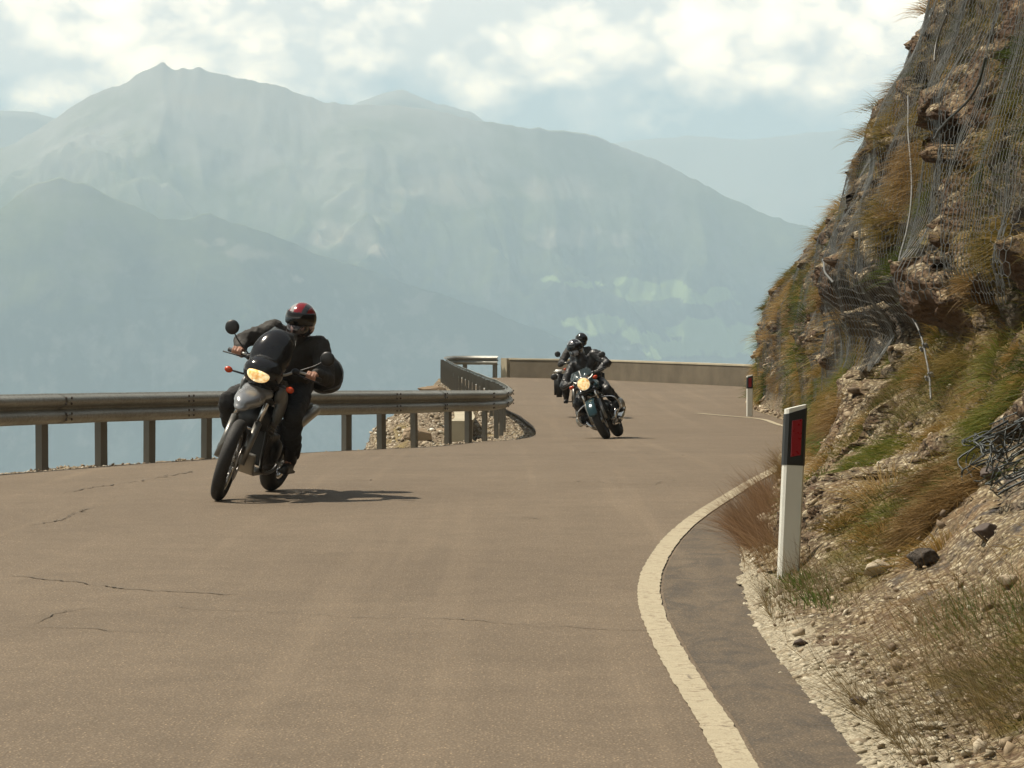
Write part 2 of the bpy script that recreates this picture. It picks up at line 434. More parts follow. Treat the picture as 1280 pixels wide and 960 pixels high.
# ------------------------------------------------------------------ asphalt
def asphalt_mat(name, c1, c2, dark=0.0):
    m, t, b = new_mat(name)
    co = t.add('ShaderNodeTexCoord').outputs['Object']
    big = t.noise(co, .35, 8, .66, .4); mid = t.noise(co, 3.0, 5, .65); fine = t.noise(co, 75, 3, .7)
    c = t.mix(t.mapr(big, .3, .7), c1, c2)
    c = t.mix(t.math('MULTIPLY', t.mapr(mid, .35, .7), .45), c, [x * .72 for x in c1])
    # aggregate: light chips in dark binder
    vo = t.voronoi(co, 95, 'F1', 0); vc = t.voronoi(co, 95, 'F1', 1)
    chip = t.mapr(vo, .42, .25)
    hue = t.mix(1.0, t.ramp(t.add('ShaderNodeSeparateColor', {0: vc}).outputs[0], [(0, (.45, .42, .4)), (.6, (1.0, .98, .95)), (.93, (1.3, 1.27, 1.2)), (1, (2.3, 2.2, 2.05))]), c, 'MULTIPLY')
    c = t.mix(chip, t.mix(1.0, c, (.62, .62, .64), 'MULTIPLY'), hue)
    c = t.mix(t.mapr(fine, .5, .8), c, [x * .45 for x in c1])
    # long faint streaks worn by the traffic
    mp = t.add('ShaderNodeMapping', {'Vector': co, 'Scale': (2.6, .05, 1), 'Rotation': (0, 0, R(12))}).outputs[0]
    st = t.noise(mp, 1.0, 4, .6)
    c = t.mix(t.math('MULTIPLY', t.mapr(st, .54, .74), .14), c, [x * 1.35 for x in c2])
    c = t.mix(t.math('MULTIPLY', t.mapr(st, .46, .28), .16), c, [x * .55 for x in c1])
    if dark: # rolled patches of newer tar
        p = t.noise(t.add('ShaderNodeMapping', {'Vector': co, 'Scale': (2.2, .8, 1)}).outputs[0], 2.4, 8, .7, .8)
        c = t.mix(t.math('MULTIPLY', t.mapr(p, .45, .62), dark), c, (.045, .04, .035))
    t.l.new(c, b.inputs['Base Color'])
    t.l.new(t.mapr(vo, .1, .6, .62, .88), b.inputs['Roughness'])
    h = t.math('ADD', t.math('MULTIPLY', vo, -.7), t.math('MULTIPLY', fine, .6))
    t.l.new(t.bump(h, .55, .006), b.inputs['Normal'])
    b.inputs['Specular IOR Level'].default_value = .35
    return m
M_ASPH = asphalt_mat('road_asphalt', (.202, .153, .101), (.270, .207, .138))
M_SHOULD = asphalt_mat('shoulder_asphalt', (.165, .127, .085), (.215, .166, .111), dark=.6)
road = sheet('road', outline, 0.0, M_ASPH, .8)

# white edge line
LINEPX = [(880, 511), (890, 509.5), (925, 514), (980, 519.5)]
line1 = [(.62, -14), (.72, -4), (.74, 1.5), (.70, 6.2)] + [tuple(G(x, y))[:2] for x, y in [(917, 950), (893, 905), (857, 850), (830, 800), (815, 765), (811, 735), (820, 705), (845, 670), (880, 641), (930, 609), (974, 584)]]
g0 = G(974, 584); line1 += [(g0.x + .55, g0.y + 5), (g0.x + 1.4, 39), (g0.x + 2.3, 47), (5.0, 54), (4.95, 57.6), (4.3, 60.2), (3.95, 61.6)]
def line_mat():
    m, t, b = new_mat('worn_line_paint')
    co = t.add('ShaderNodeTexCoord').outputs['Object']
    n = t.noise(co, 28, 6, .7); n2 = t.noise(co, 5, 5, .6); vo = t.voronoi(co, 95)
    c = t.mix(t.mapr(n2, .3, .7), (.33, .285, .195), (.42, .365, .255))
    wear = t.math('ADD', n, t.math('MULTIPLY', n2, .55))
    c = t.mix(t.mapr(wear, .79, .97), c, (.20, .155, .10))
    crack = t.voronoi(t.add('ShaderNodeMapping', {'Vector': co, 'Scale': (1, .6, 1)}).outputs[0], 6.5, 'DISTANCE_TO_EDGE')
    c = t.mix(t.math('MULTIPLY', t.mapr(crack, .012, .004), t.mapr(n2, .56, .62)), c, (.10, .08, .06))
    t.l.new(c, b.inputs['Base Color']); b.inputs['Roughness'].default_value = .8
    t.l.new(t.bump(t.math('ADD', vo, n), .4, .004), b.inputs['Normal'])
    return m
M_LINE = line_mat()
lp = smooth_path([(x, y, 0) for x, y in line1], .06)
wn = .057 + .007 * fbm(np.arange(len(lp)) * .9, np.zeros(len(lp)), octaves=4, seed=5)
wn2 = .057 + .007 * fbm(np.arange(len(lp)) * .9, np.ones(len(lp)) * 9, octaves=4, seed=6)
line_w = ribbon('road_edge_line', lp, -wn, wn2, .008, M_LINE)

# darker shoulder between the line and the verge
k = [i for i in range(len(lp)) if -13 < lp[i][1] < 31]
sh = [(lp[i][0] + .075, lp[i][1]) for i in k[::4]] + [(toeX(y) + .2, y) for y in np.arange(31, -13, -.6)]
sheet('road_shoulder', sh, .004, M_SHOULD, .6)

# cracks: narrow wandering gaps in the asphalt, lying just above it as dark sealed seams
M_CRACK = plain('tar_crack', (.115, .09, .063), .85)
def crack(pxs, w=.010, seed=0, wob=.035):
    pts = np.array([np.array(G(x, y)) for x, y in pxs])
    p = smooth_path(pts, .03)
    s = np.cumsum(np.r_[0, np.linalg.norm(np.diff(p[:, :2], axis=0), axis=1)])
    p[:, 0] += wob * fbm(s * 6, s * 0 + seed, octaves=5, seed=seed, gain=.7)
    p[:, 1] += wob * 3.5 * fbm(s * 5, s * 0 + seed + 5, octaves=5, seed=seed + 9, gain=.72)
    ww = w * .55 * np.clip(.70 + 1.3 * fbm(s * 4.5, s * 0, octaves=4, seed=seed + 2), .4, 2)
    ww[:8] *= np.linspace(0, 1, 8); ww[-8:] *= np.linspace(1, 0, 8)
    return ribbon('road_crack', p, -ww, ww, .006, M_CRACK)
crack([(0, 719), (60, 724), (150, 736), (230, 741), (320, 745)], .014, 1)
crack([(150, 760), (230, 760), (330, 766), (450, 772), (560, 775), (680, 783), (795, 789), (870, 793)], .011, 2)
crack([(0, 785), (80, 787), (160, 790), (240, 791)], .008, 3)
crack([(80, 617), (110, 611), (150, 605), (200, 597), (250, 588)], .013, 4, .08)
crack([(0, 657), (50, 655), (85, 648), (110, 637), (150, 632)], .012, 5, .07)
crack([(560, 641), (640, 646), (700, 650)], .014, 6)
crack([(470, 573), (530, 570), (640, 568), (760, 566), (880, 570)], .016, 7, .1)
crack([(300, 605), (420, 600), (560, 602)], .010, 8, .1)
crack([(700, 600), (790, 606), (860, 600)], .010, 9, .1)
crack([(40, 782), (70, 768), (110, 762), (160, 760)], .006, 12)

# ------------------------------------------------------------------ ground: gravel ledge and the hillside that falls away
xs = np.concatenate([np.arange(-120, -26, 3.), np.arange(-26, -7, .6), np.arange(-7, 3, .14), np.arange(3, 12, .5), np.arange(12, 60, 4.)])
ys = np.concatenate([np.arange(-40, 20, 2.), np.arange(20, 66, .16), np.arange(66, 104, .35), np.arange(104, 125, 1.), np.arange(125, 260, 6.)])
X, Y = np.meshgrid(xs, ys, indexing='ij')
ground_poly = [(x, y) for x, y, z in rail[::2]] + [(-.25, 100.5)] + [(w[0] + .1, w[1] + .4) for w in WALL] + [(40, 79.5), (40, -45), (rail[0][0] - 14, -45)]
ins = in_poly(X, Y, ground_poly); dd = dist_poly(X, Y, ground_poly); dd = np.where(ins, -dd, dd)
edge_n = .35 * fbm(X * .8, Y * .8, octaves=4, seed=3)
o_ = np.maximum(dd - .32 - np.clip(edge_n, -.2, .35), 0)
Z = zg(Y) - .045 - (1.15 * o_ + .25 * np.minimum(o_, 1.2))
Z += np.where(dd > -.5, .035 * fbm(X * 5, Y * 5, octaves=4, seed=8), 0)
# rocky shoulder in the pocket of the S-bend
rock = np.clip(1 - np.hypot((X + 1.6) / 1.35, (Y - 59) / 10.5), 0, 1) ** .7
rock = rock * (dd > .25)
Zr = zg(Y) - .5 + 1.0 * rock + .28 * fbm(X * 1.7, Y * .9, octaves=5, seed=31, gain=.55)
Z = np.where(rock > .03, np.maximum(Z, Zr), Z)
Z += np.where(o_ > 1.5, .5 * fbm(X * .3, Y * .3, octaves=5, seed=12) * np.clip((o_ - 1.5) / 3, 0, 1), 0)
def ground_mat():
    m, t, b = new_mat('gravel_ground')
    geo = t.add('ShaderNodeNewGeometry'); co = geo.outputs['Position']
    vc = t.voronoi(co, 22, 'F1', 1); vd = t.voronoi(co, 22, 'F1', 0)
    g = t.add('ShaderNodeSeparateColor', {0: vc}).outputs[0]
    c = t.ramp(g, [(0, (.17, .12, .075)), (.5, (.30, .24, .16)), (.85, (.42, .36, .26)), (1, (.62, .57, .46))])
    c = t.mix(t.mapr(vd, .35, .7), c, (.12, .085, .05))
    n = t.noise(co, .9, 6, .6)
    c = t.mix(t.mapr(n, .52, .64), c, (.21, .155, .05))
    c = t.mix(t.math('MULTIPLY', t.mapr(t.noise(co, 3, 5), .5, .6), .6), c, (.15, .11, .07))
    t.l.new(c, b.inputs['Base Color']); b.inputs['Roughness'].default_value = .9
    t.l.new(t.bump(t.math('ADD', t.math('MULTIPLY', vd, -1), t.noise(co, 8, 6, .6)), .9, .04), b.inputs['Normal'])
    return m
M_GROUND = ground_mat()
V = np.stack([X, Y, Z], -1)
g = mesh_obj('ground', V.reshape(-1, 3), grid_faces(len(xs), len(ys)), M_GROUND)
if g.data.polygons[0].normal.z < 0: g.data.flip_normals()
tag(g, kind='structure')
def ground_z(x, y):
    i = np.clip(np.searchsorted(xs, x) - 1, 0, len(xs) - 2); j = np.clip(np.searchsorted(ys, y) - 1, 0, len(ys) - 2)
    a = (x - xs[i]) / (xs[i+1] - xs[i]); b = (y - ys[j]) / (ys[j+1] - ys[j])
    return (Z[i, j] * (1-a) * (1-b) + Z[i+1, j] * a * (1-b) + Z[i, j+1] * (1-a) * b + Z[i+1, j+1] * a * b)
GXS, GYS, GZ = xs, ys, Z
# the mountain side under the road, down to the valley floor
xs2 = np.linspace(-1500, 1500, 90); ys2 = np.linspace(-900, 1500, 70)
X2, Y2 = np.meshgrid(xs2, ys2, indexing='ij')
dsl = np.maximum(-X2 * .55 + (Y2 - 60) * .83, 0)
Z2 = np.maximum(-30 - .95 * dsl + 25 * fbm(X2 / 180, Y2 / 180, octaves=5, seed=77), FLOOR - 4)
hs = mesh_obj('hillside', np.stack([X2, Y2, Z2], -1).reshape(-1, 3), grid_faces(90, 70), M_MOUNT)
if hs.data.polygons[0].normal.z < 0: hs.data.flip_normals()
tag(hs, kind='structure')

# ------------------------------------------------------------------ stones (scattered, one object per lot)
def stone_cloud(name, pts, sizes, mat, seed=0, flat=.6, attr=None, parent=None):
    rng = np.random.default_rng(seed)
    ico = bmesh.new(); bmesh.ops.create_icosphere(ico, subdivisions=1, radius=1)
    bv = np.array([v.co[:] for v in ico.verts]); bf = np.array([[v.index for v in f.verts] for f in ico.faces]); ico.free()
    n = len(pts); pts = np.asarray(pts); sizes = np.asarray(sizes)
    jit = 1 + rng.uniform(-.5, .35, (n, len(bv), 1))
    q = rng.normal(size=(n, 4)); q /= np.linalg.norm(q, axis=1)[:, None]
    w, x, y, z = q.T
    Rm = np.stack([1-2*(y*y+z*z), 2*(x*y-z*w), 2*(x*z+y*w), 2*(x*y+z*w), 1-2*(x*x+z*z), 2*(y*z-x*w), 2*(x*z-y*w), 2*(y*z+x*w), 1-2*(x*x+y*y)], 1).reshape(n, 3, 3)
    V = bv[None] * jit * np.array([1, .72, .45]); V = np.einsum('nij,nvj->nvi', Rm, V)
    V[..., 2] *= flat + .3
    V = V * sizes[:, None, None] + pts[:, None, :]
    F = bf[None] + (np.arange(n) * len(bv))[:, None, None]
    tone = np.repeat(rng.uniform(0, 1, n), len(bv))
    return mesh_obj(name, V.reshape(-1, 3), F.reshape(-1, 3), mat, parent, smooth=False, attrs={'tone': tone})
def stone_mat(name, stops, bump=.4):
    m, t, b = new_mat(name)
    tn = t.add('ShaderNodeAttribute', attribute_name='tone').outputs['Fac']
    co = t.add('ShaderNodeNewGeometry').outputs['Position']
    n = t.noise(co, 30, 5, .6)
    c = t.ramp(tn, stops)
    c = t.mix(t.math('MULTIPLY', t.mapr(n, .4, .7), .45), c, (.12, .09, .06))
    t.l.new(c, b.inputs['Base Color']); b.inputs['Roughness'].default_value = .85
    t.l.new(t.bump(n, bump, .01), b.inputs['Normal'])
    return m
M_STONE = stone_mat('pale_stone', [(0, (.13, .095, .06)), (.35, (.26, .20, .13)), (.7, (.42, .35, .25)), (.93, (.55, .50, .40)), (1, (.72, .69, .60))])

rng = np.random.default_rng(5)
# gravel strip at the foot of the rail
n = 9000
ii = rng.integers(0, len(rail) - 1, n); off = rng.uniform(-.55, .40, n)
op = offset_path(rail, 0); tn = np.gradient(rail[:, :2], axis=0); tn /= np.linalg.norm(tn, axis=1)[:, None]
nr = np.stack([tn[:, 1], -tn[:, 0]], 1)
gp = rail[ii, :2] + nr[ii] * off[:, None] + tn[ii] * rng.uniform(-.12, .12, n)[:, None]
ok = (gp[:, 1] > 22) & (gp[:, 1] < 100)
gp = gp[ok]; sz = rng.uniform(.008, .03, len(gp)) ** 1.0
gz = ground_z(gp[:, 0], gp[:, 1]); off = off[ok]
st = stone_cloud('roadside_gravel', np.column_stack([gp, gz + sz * .3]), sz, M_STONE, 6)
tag(st, 'loose pale gravel strewn along the foot of the guard rail', 'gravel', kind='stuff')
# rubble on the rocky shoulder in the bend
n = 5200
px_ = rng.uniform(-2.9, -.35, n); py_ = rng.uniform(46, 70, n)
ok = (in_poly(px_, py_, ground_poly) == False)
px_, py_ = px_[ok], py_[ok]; sz = .015 + .08 * rng.random(len(px_)) ** 5
st = stone_cloud('rock_rubble', np.column_stack([px_, py_, ground_z(px_, py_) + sz * .2]), sz, M_STONE, 7)
tag(st, 'broken pale rubble covering the shoulder behind the guard rail', 'rubble', kind='stuff')
# ------------------------------------------------------------------ guard rail
def rail_mat():
    m, t, b = new_mat('weathered_rail_steel')
    co = t.add('ShaderNodeNewGeometry').outputs['Position']
    n = t.noise(t.add('ShaderNodeMapping', {'Vector': co, 'Scale': (1, 1, 3)}).outputs[0], 2.2, 6, .62)
    n2 = t.noise(co, 30, 4, .6)
    c = t.mix(t.mapr(n, .35, .7), (.27, .268, .24), (.36, .358, .33))
    c = t.mix(t.math('MULTIPLY', t.mapr(n2, .42, .66), .6), c, (.21, .198, .165))
    t.l.new(c, b.inputs['Base Color']); b.inputs['Metallic'].default_value = .4
    t.l.new(t.mapr(n2, .2, .8, .38, .6), b.inputs['Roughness'])
    t.l.new(t.bump(n, .15, .02), b.inputs['Normal'])
    return m
M_RAIL = rail_mat(); M_POST = plain('rail_post_steel', (.175, .165, .14), .6, .4, .2, 9, .3)
M_BOLT = plain('bolt_steel', (.10, .09, .08), .5, .8)
rp = smoothed(rail, 5); rp = offset_path(rp, .10); rp[:, 2] = zg(rail[:, 1])
S = np.cumsum(np.r_[0, np.linalg.norm(np.diff(rp[:, :2], axis=0), axis=1)])
iw = int(np.argmin(np.abs(S - S[-1])))
BT = .745                                              # top of the beam above the road
prof = [(-.083, .0), (-.078, -.012), (-.045, -.022), (-.012, -.045), (0, -.075), (-.004, -.098), (-.030, -.125), (-.070, -.140), (-.082, -.155), (-.070, -.170), (-.030, -.185), (-.004, -.212),
        (0, -.235), (-.012, -.265), (-.045, -.288), (-.078, -.298), (-.083, -.31)]
guard = tag(empty('guard_rail', (float(rail[40][0]), float(rail[40][1]), 0)), 'long weathered steel guard rail on square posts curving along the drop side of the road', 'guard rail')
gl = np.array(guard.location)
def sweep(path, prof, mat, name, lap=0.0):
    p = path[:, :2]; tn = np.gradient(p, axis=0); tn /= np.linalg.norm(tn, axis=1)[:, None] + 1e-9
    nr = np.stack([tn[:, 1], -tn[:, 0]], 1)
    n, k = len(p), len(prof)
    th = .004
    prof2 = list(prof) + [(a - th * 1.5, b) for a, b in prof[::-1]]
    k = len(prof2)
    V = np.zeros((n, k, 3))
    for j, (a, b) in enumerate(prof2):
        V[:, j, :2] = p + nr * (a + lap); V[:, j, 2] = path[:, 2] + BT + b
    i = np.arange(n - 1)[:, None] * k + np.arange(k)[None]; j2 = np.arange(n - 1)[:, None] * k + (np.arange(k)[None] + 1) % k
    F = np.stack([i, i + k, j2 + k, j2], -1).reshape(-1, 4)
    o = mesh_obj(name, V.reshape(-1, 3) - gl, F, mat, guard)
    return o
# beams of 4 m, each lapped a few mm over the next
joints = []
L = 3.05; s0 = 0; kk = 0
s_end = S[-1]
pos51 = S[int(np.argmin(np.hypot(rail[:, 0] - rail_pts[4][0], rail[:, 1] - rail_pts[4][1])))]
s0 = pos51 + .25 - L * int((pos51 + .25) / L)
edges = [0.0] + list(np.arange(s0, s_end, L)) + [s_end]
def at_s(s):
    return np.array([np.interp(s, S, rp[:, c]) for c in range(3)])
def dir_s(s):
    d = at_s(min(s + .15, S[-1])) - at_s(max(s - .15, 0)); d[2] = 0; return d / np.linalg.norm(d)
for a, b in zip(edges[:-1], edges[1:]):
    if b - a < .3: continue
    ss = np.linspace(a, min(b + .16, s_end), 14)
    path = np.array([at_s(s) for s in ss])
    o = sweep(path, prof, M_RAIL, 'rail_beam', lap=.0055 * (1 if kk % 2 else -1) if True else 0)
    kk += 1; joints.append(b)
# posts
posts_s = []
for p in rail_pts[4:16]:
    i = int(np.argmin(np.hypot(rail[:, 0] - p[0], rail[:, 1] - p[1]))); posts_s.append(S[i])
posts_s = [posts_s[0] - 1.45 * k for k in range(12, 0, -1)] + posts_s
s = posts_s[-1]
while s + 2.1 < s_end - 7: s += 2.0; posts_s.append(s)
for xx in (-1.62, -.45):
    i = len(rail) - 40 + int(np.argmin(np.abs(rail[-40:, 0] - xx))); posts_s.append(S[i])
def post_mesh():
    bm = bmesh.new()
    w, d, th = .155, .07, .006
    def bx(x0, x1, y0, y1, z0, z1):
        r = bmesh.ops.create_cube(bm, size=1)
        for v in r['verts']:
            v.co = Vector((x0 + (v.co.x + .5) * (x1 - x0), y0 + (v.co.y + .5) * (y1 - y0), z0 + (v.co.z + .5) * (z1 - z0)))
    # C section, web towards the road (+Y), plus spacer block behind the beam
    bx(-w/2, w/2, -th, 0, -.5, .70); bx(-w/2, -w/2 + th, -d, -th - .0005, -.5, .70); bx(w/2 - th, w/2, -d, -th - .0005, -.5, .70)
    bx(-w/2 + .02, w/2 - .02, .0005, .045, .48, .69)
    me = bpy.data.meshes.new('post'); bm.to_mesh(me); bm.free(); me.materials.append(M_POST); return me
pm = post_mesh()
bmx = bmesh.new(); bmesh.ops.create_cone(bmx, segments=6, radius1=.014, radius2=.011, depth=.014, cap_ends=True)
bolt_me = bpy.data.meshes.new('bolt'); bmx.to_mesh(bolt_me); bmx.free(); bolt_me.materials.append(M_BOLT)
rr = random.Random(4)
n_posts = 0
for s in posts_s:
    c = at_s(s)
    if c[1] < 12 or n_posts > 90: continue
    d = dir_s(s); nrm = np.array([d[1], -d[0], 0])
    o = bpy.data.objects.new('post', pm); COL.objects.link(o); o.parent = guard
    q = c - nrm * .132
    o.location = Vector(q - gl) ; o.rotation_euler = (R(rr.uniform(-.8, .8)), R(rr.uniform(-1.0, 1.0)), math.atan2(d[1], d[0]) + math.pi)
    n_posts += 1
# bolts at the laps (joined per lap)
for s in joints[:-1]:
    c = at_s(s + .02); d = dir_s(s); nrm = np.array([d[1], -d[0], 0])
    if c[1] > 50 or c[1] < 22: continue
    for ds in (-.07, .07):
        for dz in (-.045, -.265, -.105, -.205):
            M = Matrix.Translation(Vector(c + d * (ds) + nrm * (.012 if dz in (-.045, -.265) else .012)) + Vector((0, 0, BT + dz)) - Vector(gl)) @ Vector(nrm).to_track_quat('Z', 'Y').to_matrix().to_4x4()
            o = bpy.data.objects.new('bolt', bolt_me); COL.objects.link(o); o.parent = guard; o.matrix_local = M

# ------------------------------------------------------------------ concrete parapet at the far bend
def concrete_mat(name, c1, c2):
    m, t, b = new_mat(name)
    co = t.add('ShaderNodeNewGeometry').outputs['Position']
    n = t.noise(co, 1.3, 7, .62); st = t.noise(t.add('ShaderNodeMapping', {'Vector': co, 'Scale': (1, 1, .12)}).outputs[0], 5, 5, .6)
    c = t.mix(t.mapr(n, .35, .68), c1, c2)
    c = t.mix(t.math('MULTIPLY', t.mapr(t.noise(co, .5, 6, .65), .5, .7), .35), c, [x * .55 for x in c1])
    t.l.new(c, b.inputs['Base Color']); b.inputs['Roughness'].default_value = .88
    t.l.new(t.bump(t.noise(co, 25, 6, .6), .5, .01), b.inputs['Normal'])
    return m
M_CONC = concrete_mat('aged_concrete', (.105, .085, .056), (.15, .122, .082))
M_CONC2 = concrete_mat('pale_concrete', (.36, .32, .23), (.46, .41, .30))
wp = smooth_path([(w[0], w[1], 0) for w in WALL], .5)
def wall_piece(name, path, prof, mat, parent, loc):
    p = path[:, :2]; tn = np.gradient(p, axis=0); tn /= np.linalg.norm(tn, axis=1)[:, None]
    nr = np.stack([tn[:, 1], -tn[:, 0]], 1); n, k = len(p), len(prof)
    V = np.zeros((n, k, 3))
    for j, (a, b) in enumerate(prof):
        V[:, j, :2] = p + nr * a; V[:, j, 2] = zg(p[:, 1]) + b
    i = np.arange(n - 1)[:, None] * k + np.arange(k)[None]; j2 = np.arange(n - 1)[:, None] * k + (np.arange(k)[None] + 1) % k
    F = [tuple(f) for f in np.stack([i, i + k, j2 + k, j2], -1).reshape(-1, 4)]
    F += [tuple(range(k)), tuple((n - 1) * k + q for q in range(k))[::-1]]
    return mesh_obj(name, V.reshape(-1, 3) - np.array(loc), F, mat, parent, smooth=False)
par = tag(empty('parapet_wall', (3, 96, -.15)), 'low aged concrete parapet wall closing the far side of the bend', 'wall')
wall_piece('wall', wp, [(0, -1.5), (0, .615), (-.40, .615), (-.40, -1.5)], M_CONC, par, par.location)
wall_piece('coping', wp, [(.02, .616), (.02, .665), (-.42, .665), (-.42, .616)], M_CONC2, par, par.location)
eb = np.array([[-.34, 100.5, 0], [-.14, 100.25, 0]])
wall_piece('end_block', eb, [(.06, -1), (.06, .67), (-.44, .67), (-.44, -1)], M_CONC2, par, par.location)
# pale concrete footing along the outer side of the S-bend rail
seg = offset_path(rail, -.62); sel = seg[(np.arange(len(seg)) > iA + 8) & (seg[:, 1] < 66)][::3]
cb = tag(empty('retaining_kerb', (float(sel[0][0]), float(sel[0][1]), -.4)), 'pale concrete footing wall beside the rubble seen between the guard rail posts', 'wall')
wall_piece('footing_wall', sel, [(0, -1.6), (0, .14), (-.30, .14), (-.30, -1.6)], M_CONC2, cb, cb.location)
wall_piece('kerb_cap', sel, [(.03, .141), (.03, .20), (-.33, .20), (-.33, .141)], M_CONC2, cb, cb.location)

# big boulders of the rocky shoulder, each its own thing
M_ROCKB = stone_mat('brown_boulder', [(0, (.20, .14, .08)), (1, (.30, .22, .14))], .8)
def boulder(name, loc, size, seed, mat, label, group=None, sq=(1, .8, .7), sub=5, parent=None):
    bm = bmesh.new(); bmesh.ops.create_icosphere(bm, subdivisions=sub, radius=1)
    v = np.array([q.co[:] for q in bm.verts])
    d1, d2, idd, ax, ay, az = worley(v[:, 0] * 1.1 + seed, v[:, 1] * 1.1, v[:, 2] * 1.1, seed)
    r = 1 + .28 * fbm(v[:, 0] * 1.2 + seed, v[:, 1] * 1.2, v[:, 2] * 1.2, octaves=5, seed=seed, gain=.55) - .30 * (d1 - .5) + .1 * (idd - .5)
    # facet: clamp along random planes
    rg = np.random.default_rng(seed)
    w = v * r[:, None]
    for _ in range(9):
        nn = rg.normal(size=3); nn /= np.linalg.norm(nn); h = rg.uniform(.55, .85)
        dd_ = w @ nn - h; w = w - np.where(dd_ > 0, dd_ * .9, 0)[:, None] * nn
    w = w * np.array(sq) * size
    for q, c in zip(bm.verts, w): q.co = Vector(c)
    me = bpy.data.meshes.new(name); bm.to_mesh(me); bm.free(); me.materials.append(mat)
    at = me.attributes.new('tone', 'FLOAT', 'POINT'); at.data.foreach_set('value', np.full(len(w), rg.random(), dtype=np.float32))
    me.polygons.foreach_set('use_smooth', np.ones(len(me.polygons), dtype=bool))
    o = bpy.data.objects.new(name, me); COL.objects.link(o); o.location = loc
    if parent is not None: o.parent = parent
    else: tag(o, label, 'rock', group)
    return o
def on_ground(px, D, dz=0):
    x = (px - 640) / FPX * D; return Vector((x, D, float(ground_z(x, D)) + dz))
BG = 'boulders on the shoulder behind the guard rail'
boulder('boulder', on_ground(522, 50, .06), .27, 3, M_ROCKB, 'rounded brown boulder seen between guard rail posts, widest of the rocks there', BG)
boulder('boulder', on_ground(553, 52, .06), .19, 5, M_ROCKB, 'brown boulder beside the pale footing wall, right of the widest rock', BG)
boulder('boulder', on_ground(462, 50, -.02), .20, 8, M_ROCKB, 'dark flat boulder at the very edge of the drop, farthest left rock under the rail', BG, (1.2, .8, .45))
boulder('boulder', on_ground(541, 61, .0), .24, 9, M_ROCKB, 'ochre topped boulder peeping over the guard rail beside the bend', BG, (1.3, .8, .5))
# ------------------------------------------------------------------ rock slope on the mountain side
zL = np.array([0, .08, .3, .6, 1.0, 1.3, 1.7, 2.2, 2.8, 3.4, 4.0, 4.6, 5.3, 6.2, 7.5, 9.5])
PK = {-16: [0, .35, .75, 1.1, 1.35, 1.45, 1.6, 1.75, 1.85, 2.0, 2.15, 2.3, 2.6, 3.0, 4.0, 6.0],
      8:   [0, .38, .85, 1.15, 1.38, 1.48, 1.6, 1.75, 1.85, 2.0, 2.15, 2.3, 2.6, 3.0, 4.0, 6.0],
      13:  [0, .32, .82, 1.08, 1.28, 1.42, 1.45, 1.50, 1.60, 1.72, 1.90, 2.1, 2.4, 2.9, 3.8, 5.6],
      16.5:[0, .24, .62, .92, 1.22, 1.36, 1.24, 1.32, 1.45, 1.55, 1.70, 1.9, 2.2, 2.7, 3.6, 5.4],
      19:  [0, .16, .42, .68, 1.0, 1.20, 1.02, 1.14, 1.28, 1.40, 1.52, 1.7, 2.0, 2.4, 3.3, 5.2],
      22:  [0, .13, .36, .55, .82, 1.0, .76, .85, .98, 1.12, 1.28, 1.5, 1.9, 2.4, 3.4, 5.3],
      26:  [0, .10, .30, .45, .55, .60, .50, .55, .72, 1.0, 1.35, 1.65, 2.1, 2.7, 3.7, 5.7],
      33:  [0, .10, .25, .35, .40, .42, .42, .45, .58, .98, 1.25, 1.65, 1.95, 2.4, 3.5, 5.5],
      40:  [0, .08, .15, .20, .22, .22, .22, .25, .42, .90, 1.22, 1.45, 1.95, 2.3, 3.3, 5.3],
      50:  [0, .05, .10, .10, .10, .10, .10, .15, .30, .68, 1.10, 1.45, 1.75, 2.3, 3.2, 5.2],
      57:  [0, .12, .15, .15, .13, .13, .13, .15, .30, .62, 1.0, 1.40, 1.8, 2.4, 3.4, 5.2],
      64:  [0, .15, .25, .28, .28, .26, .26, .36, .75, 1.20, 1.7, 2.2, 2.8, 3.4, 4.4, 6.2],
      75:  [0, .10, .30, .35, .40, .45, .50, .60, 1.0, 1.50, 2.0, 2.6, 3.2, 4.0, 5.0, 7.0],
      104: [0, .10, .30, .35, .40, .45, .50, .60, 1.0, 1.50, 2.0, 2.6, 3.2, 4.0, 5.0, 7.0]}
pk_y = np.array(sorted(PK)); pk_t = np.array([PK[k] for k in pk_y])
def rows_of_z(nv):
    # arclength-like spacing on a mean profile
    tm = pk_t[3]; s = np.r_[0, np.cumsum(np.hypot(np.diff(tm), np.diff(zL)))]
    q = np.linspace(0, s[-1], nv)
    wq = q * (.75 + .25 * q / s[-1])
    return np.interp(wq, s, np.arange(len(zL)))
NVC = 400
zi = rows_of_z(NVC)
ycl = np.concatenate([np.arange(-16, 5.6, .4), 5.6 * np.exp(np.arange(0, math.log(84 / 5.6), .0021)), np.arange(84.5, 104, .6)])
def cliff_base(y, zi):
    """smooth shape: arrays of the same shape in, XYZ out; shifts are perpendicular to the foot line (near enough +X)"""
    iz = np.clip(zi, 0, len(zL) - 1.0001); k = iz.astype(int); f = iz - k
    f2 = f
    iy = np.clip(np.searchsorted(pk_y, y) - 1, 0, len(pk_y) - 2)
    g = (y - pk_y[iy]) / (pk_y[iy + 1] - pk_y[iy]); g = g * g * (3 - 2 * g)
    t0 = pk_t[iy, k] * (1 - g) + pk_t[iy + 1, k] * g; t1 = pk_t[iy, k + 1] * (1 - g) + pk_t[iy + 1, k + 1] * g
    t = t0 * (1 - f2) + t1 * f2; z = zL[k] * (1 - f) + zL[k + 1] * f
    return toeX(y) + t, y, z + zg(y) + .006
YY, ZI = np.meshgrid(ycl, zi, indexing='ij')
BX, BY, BZ = cliff_base(YY, ZI)
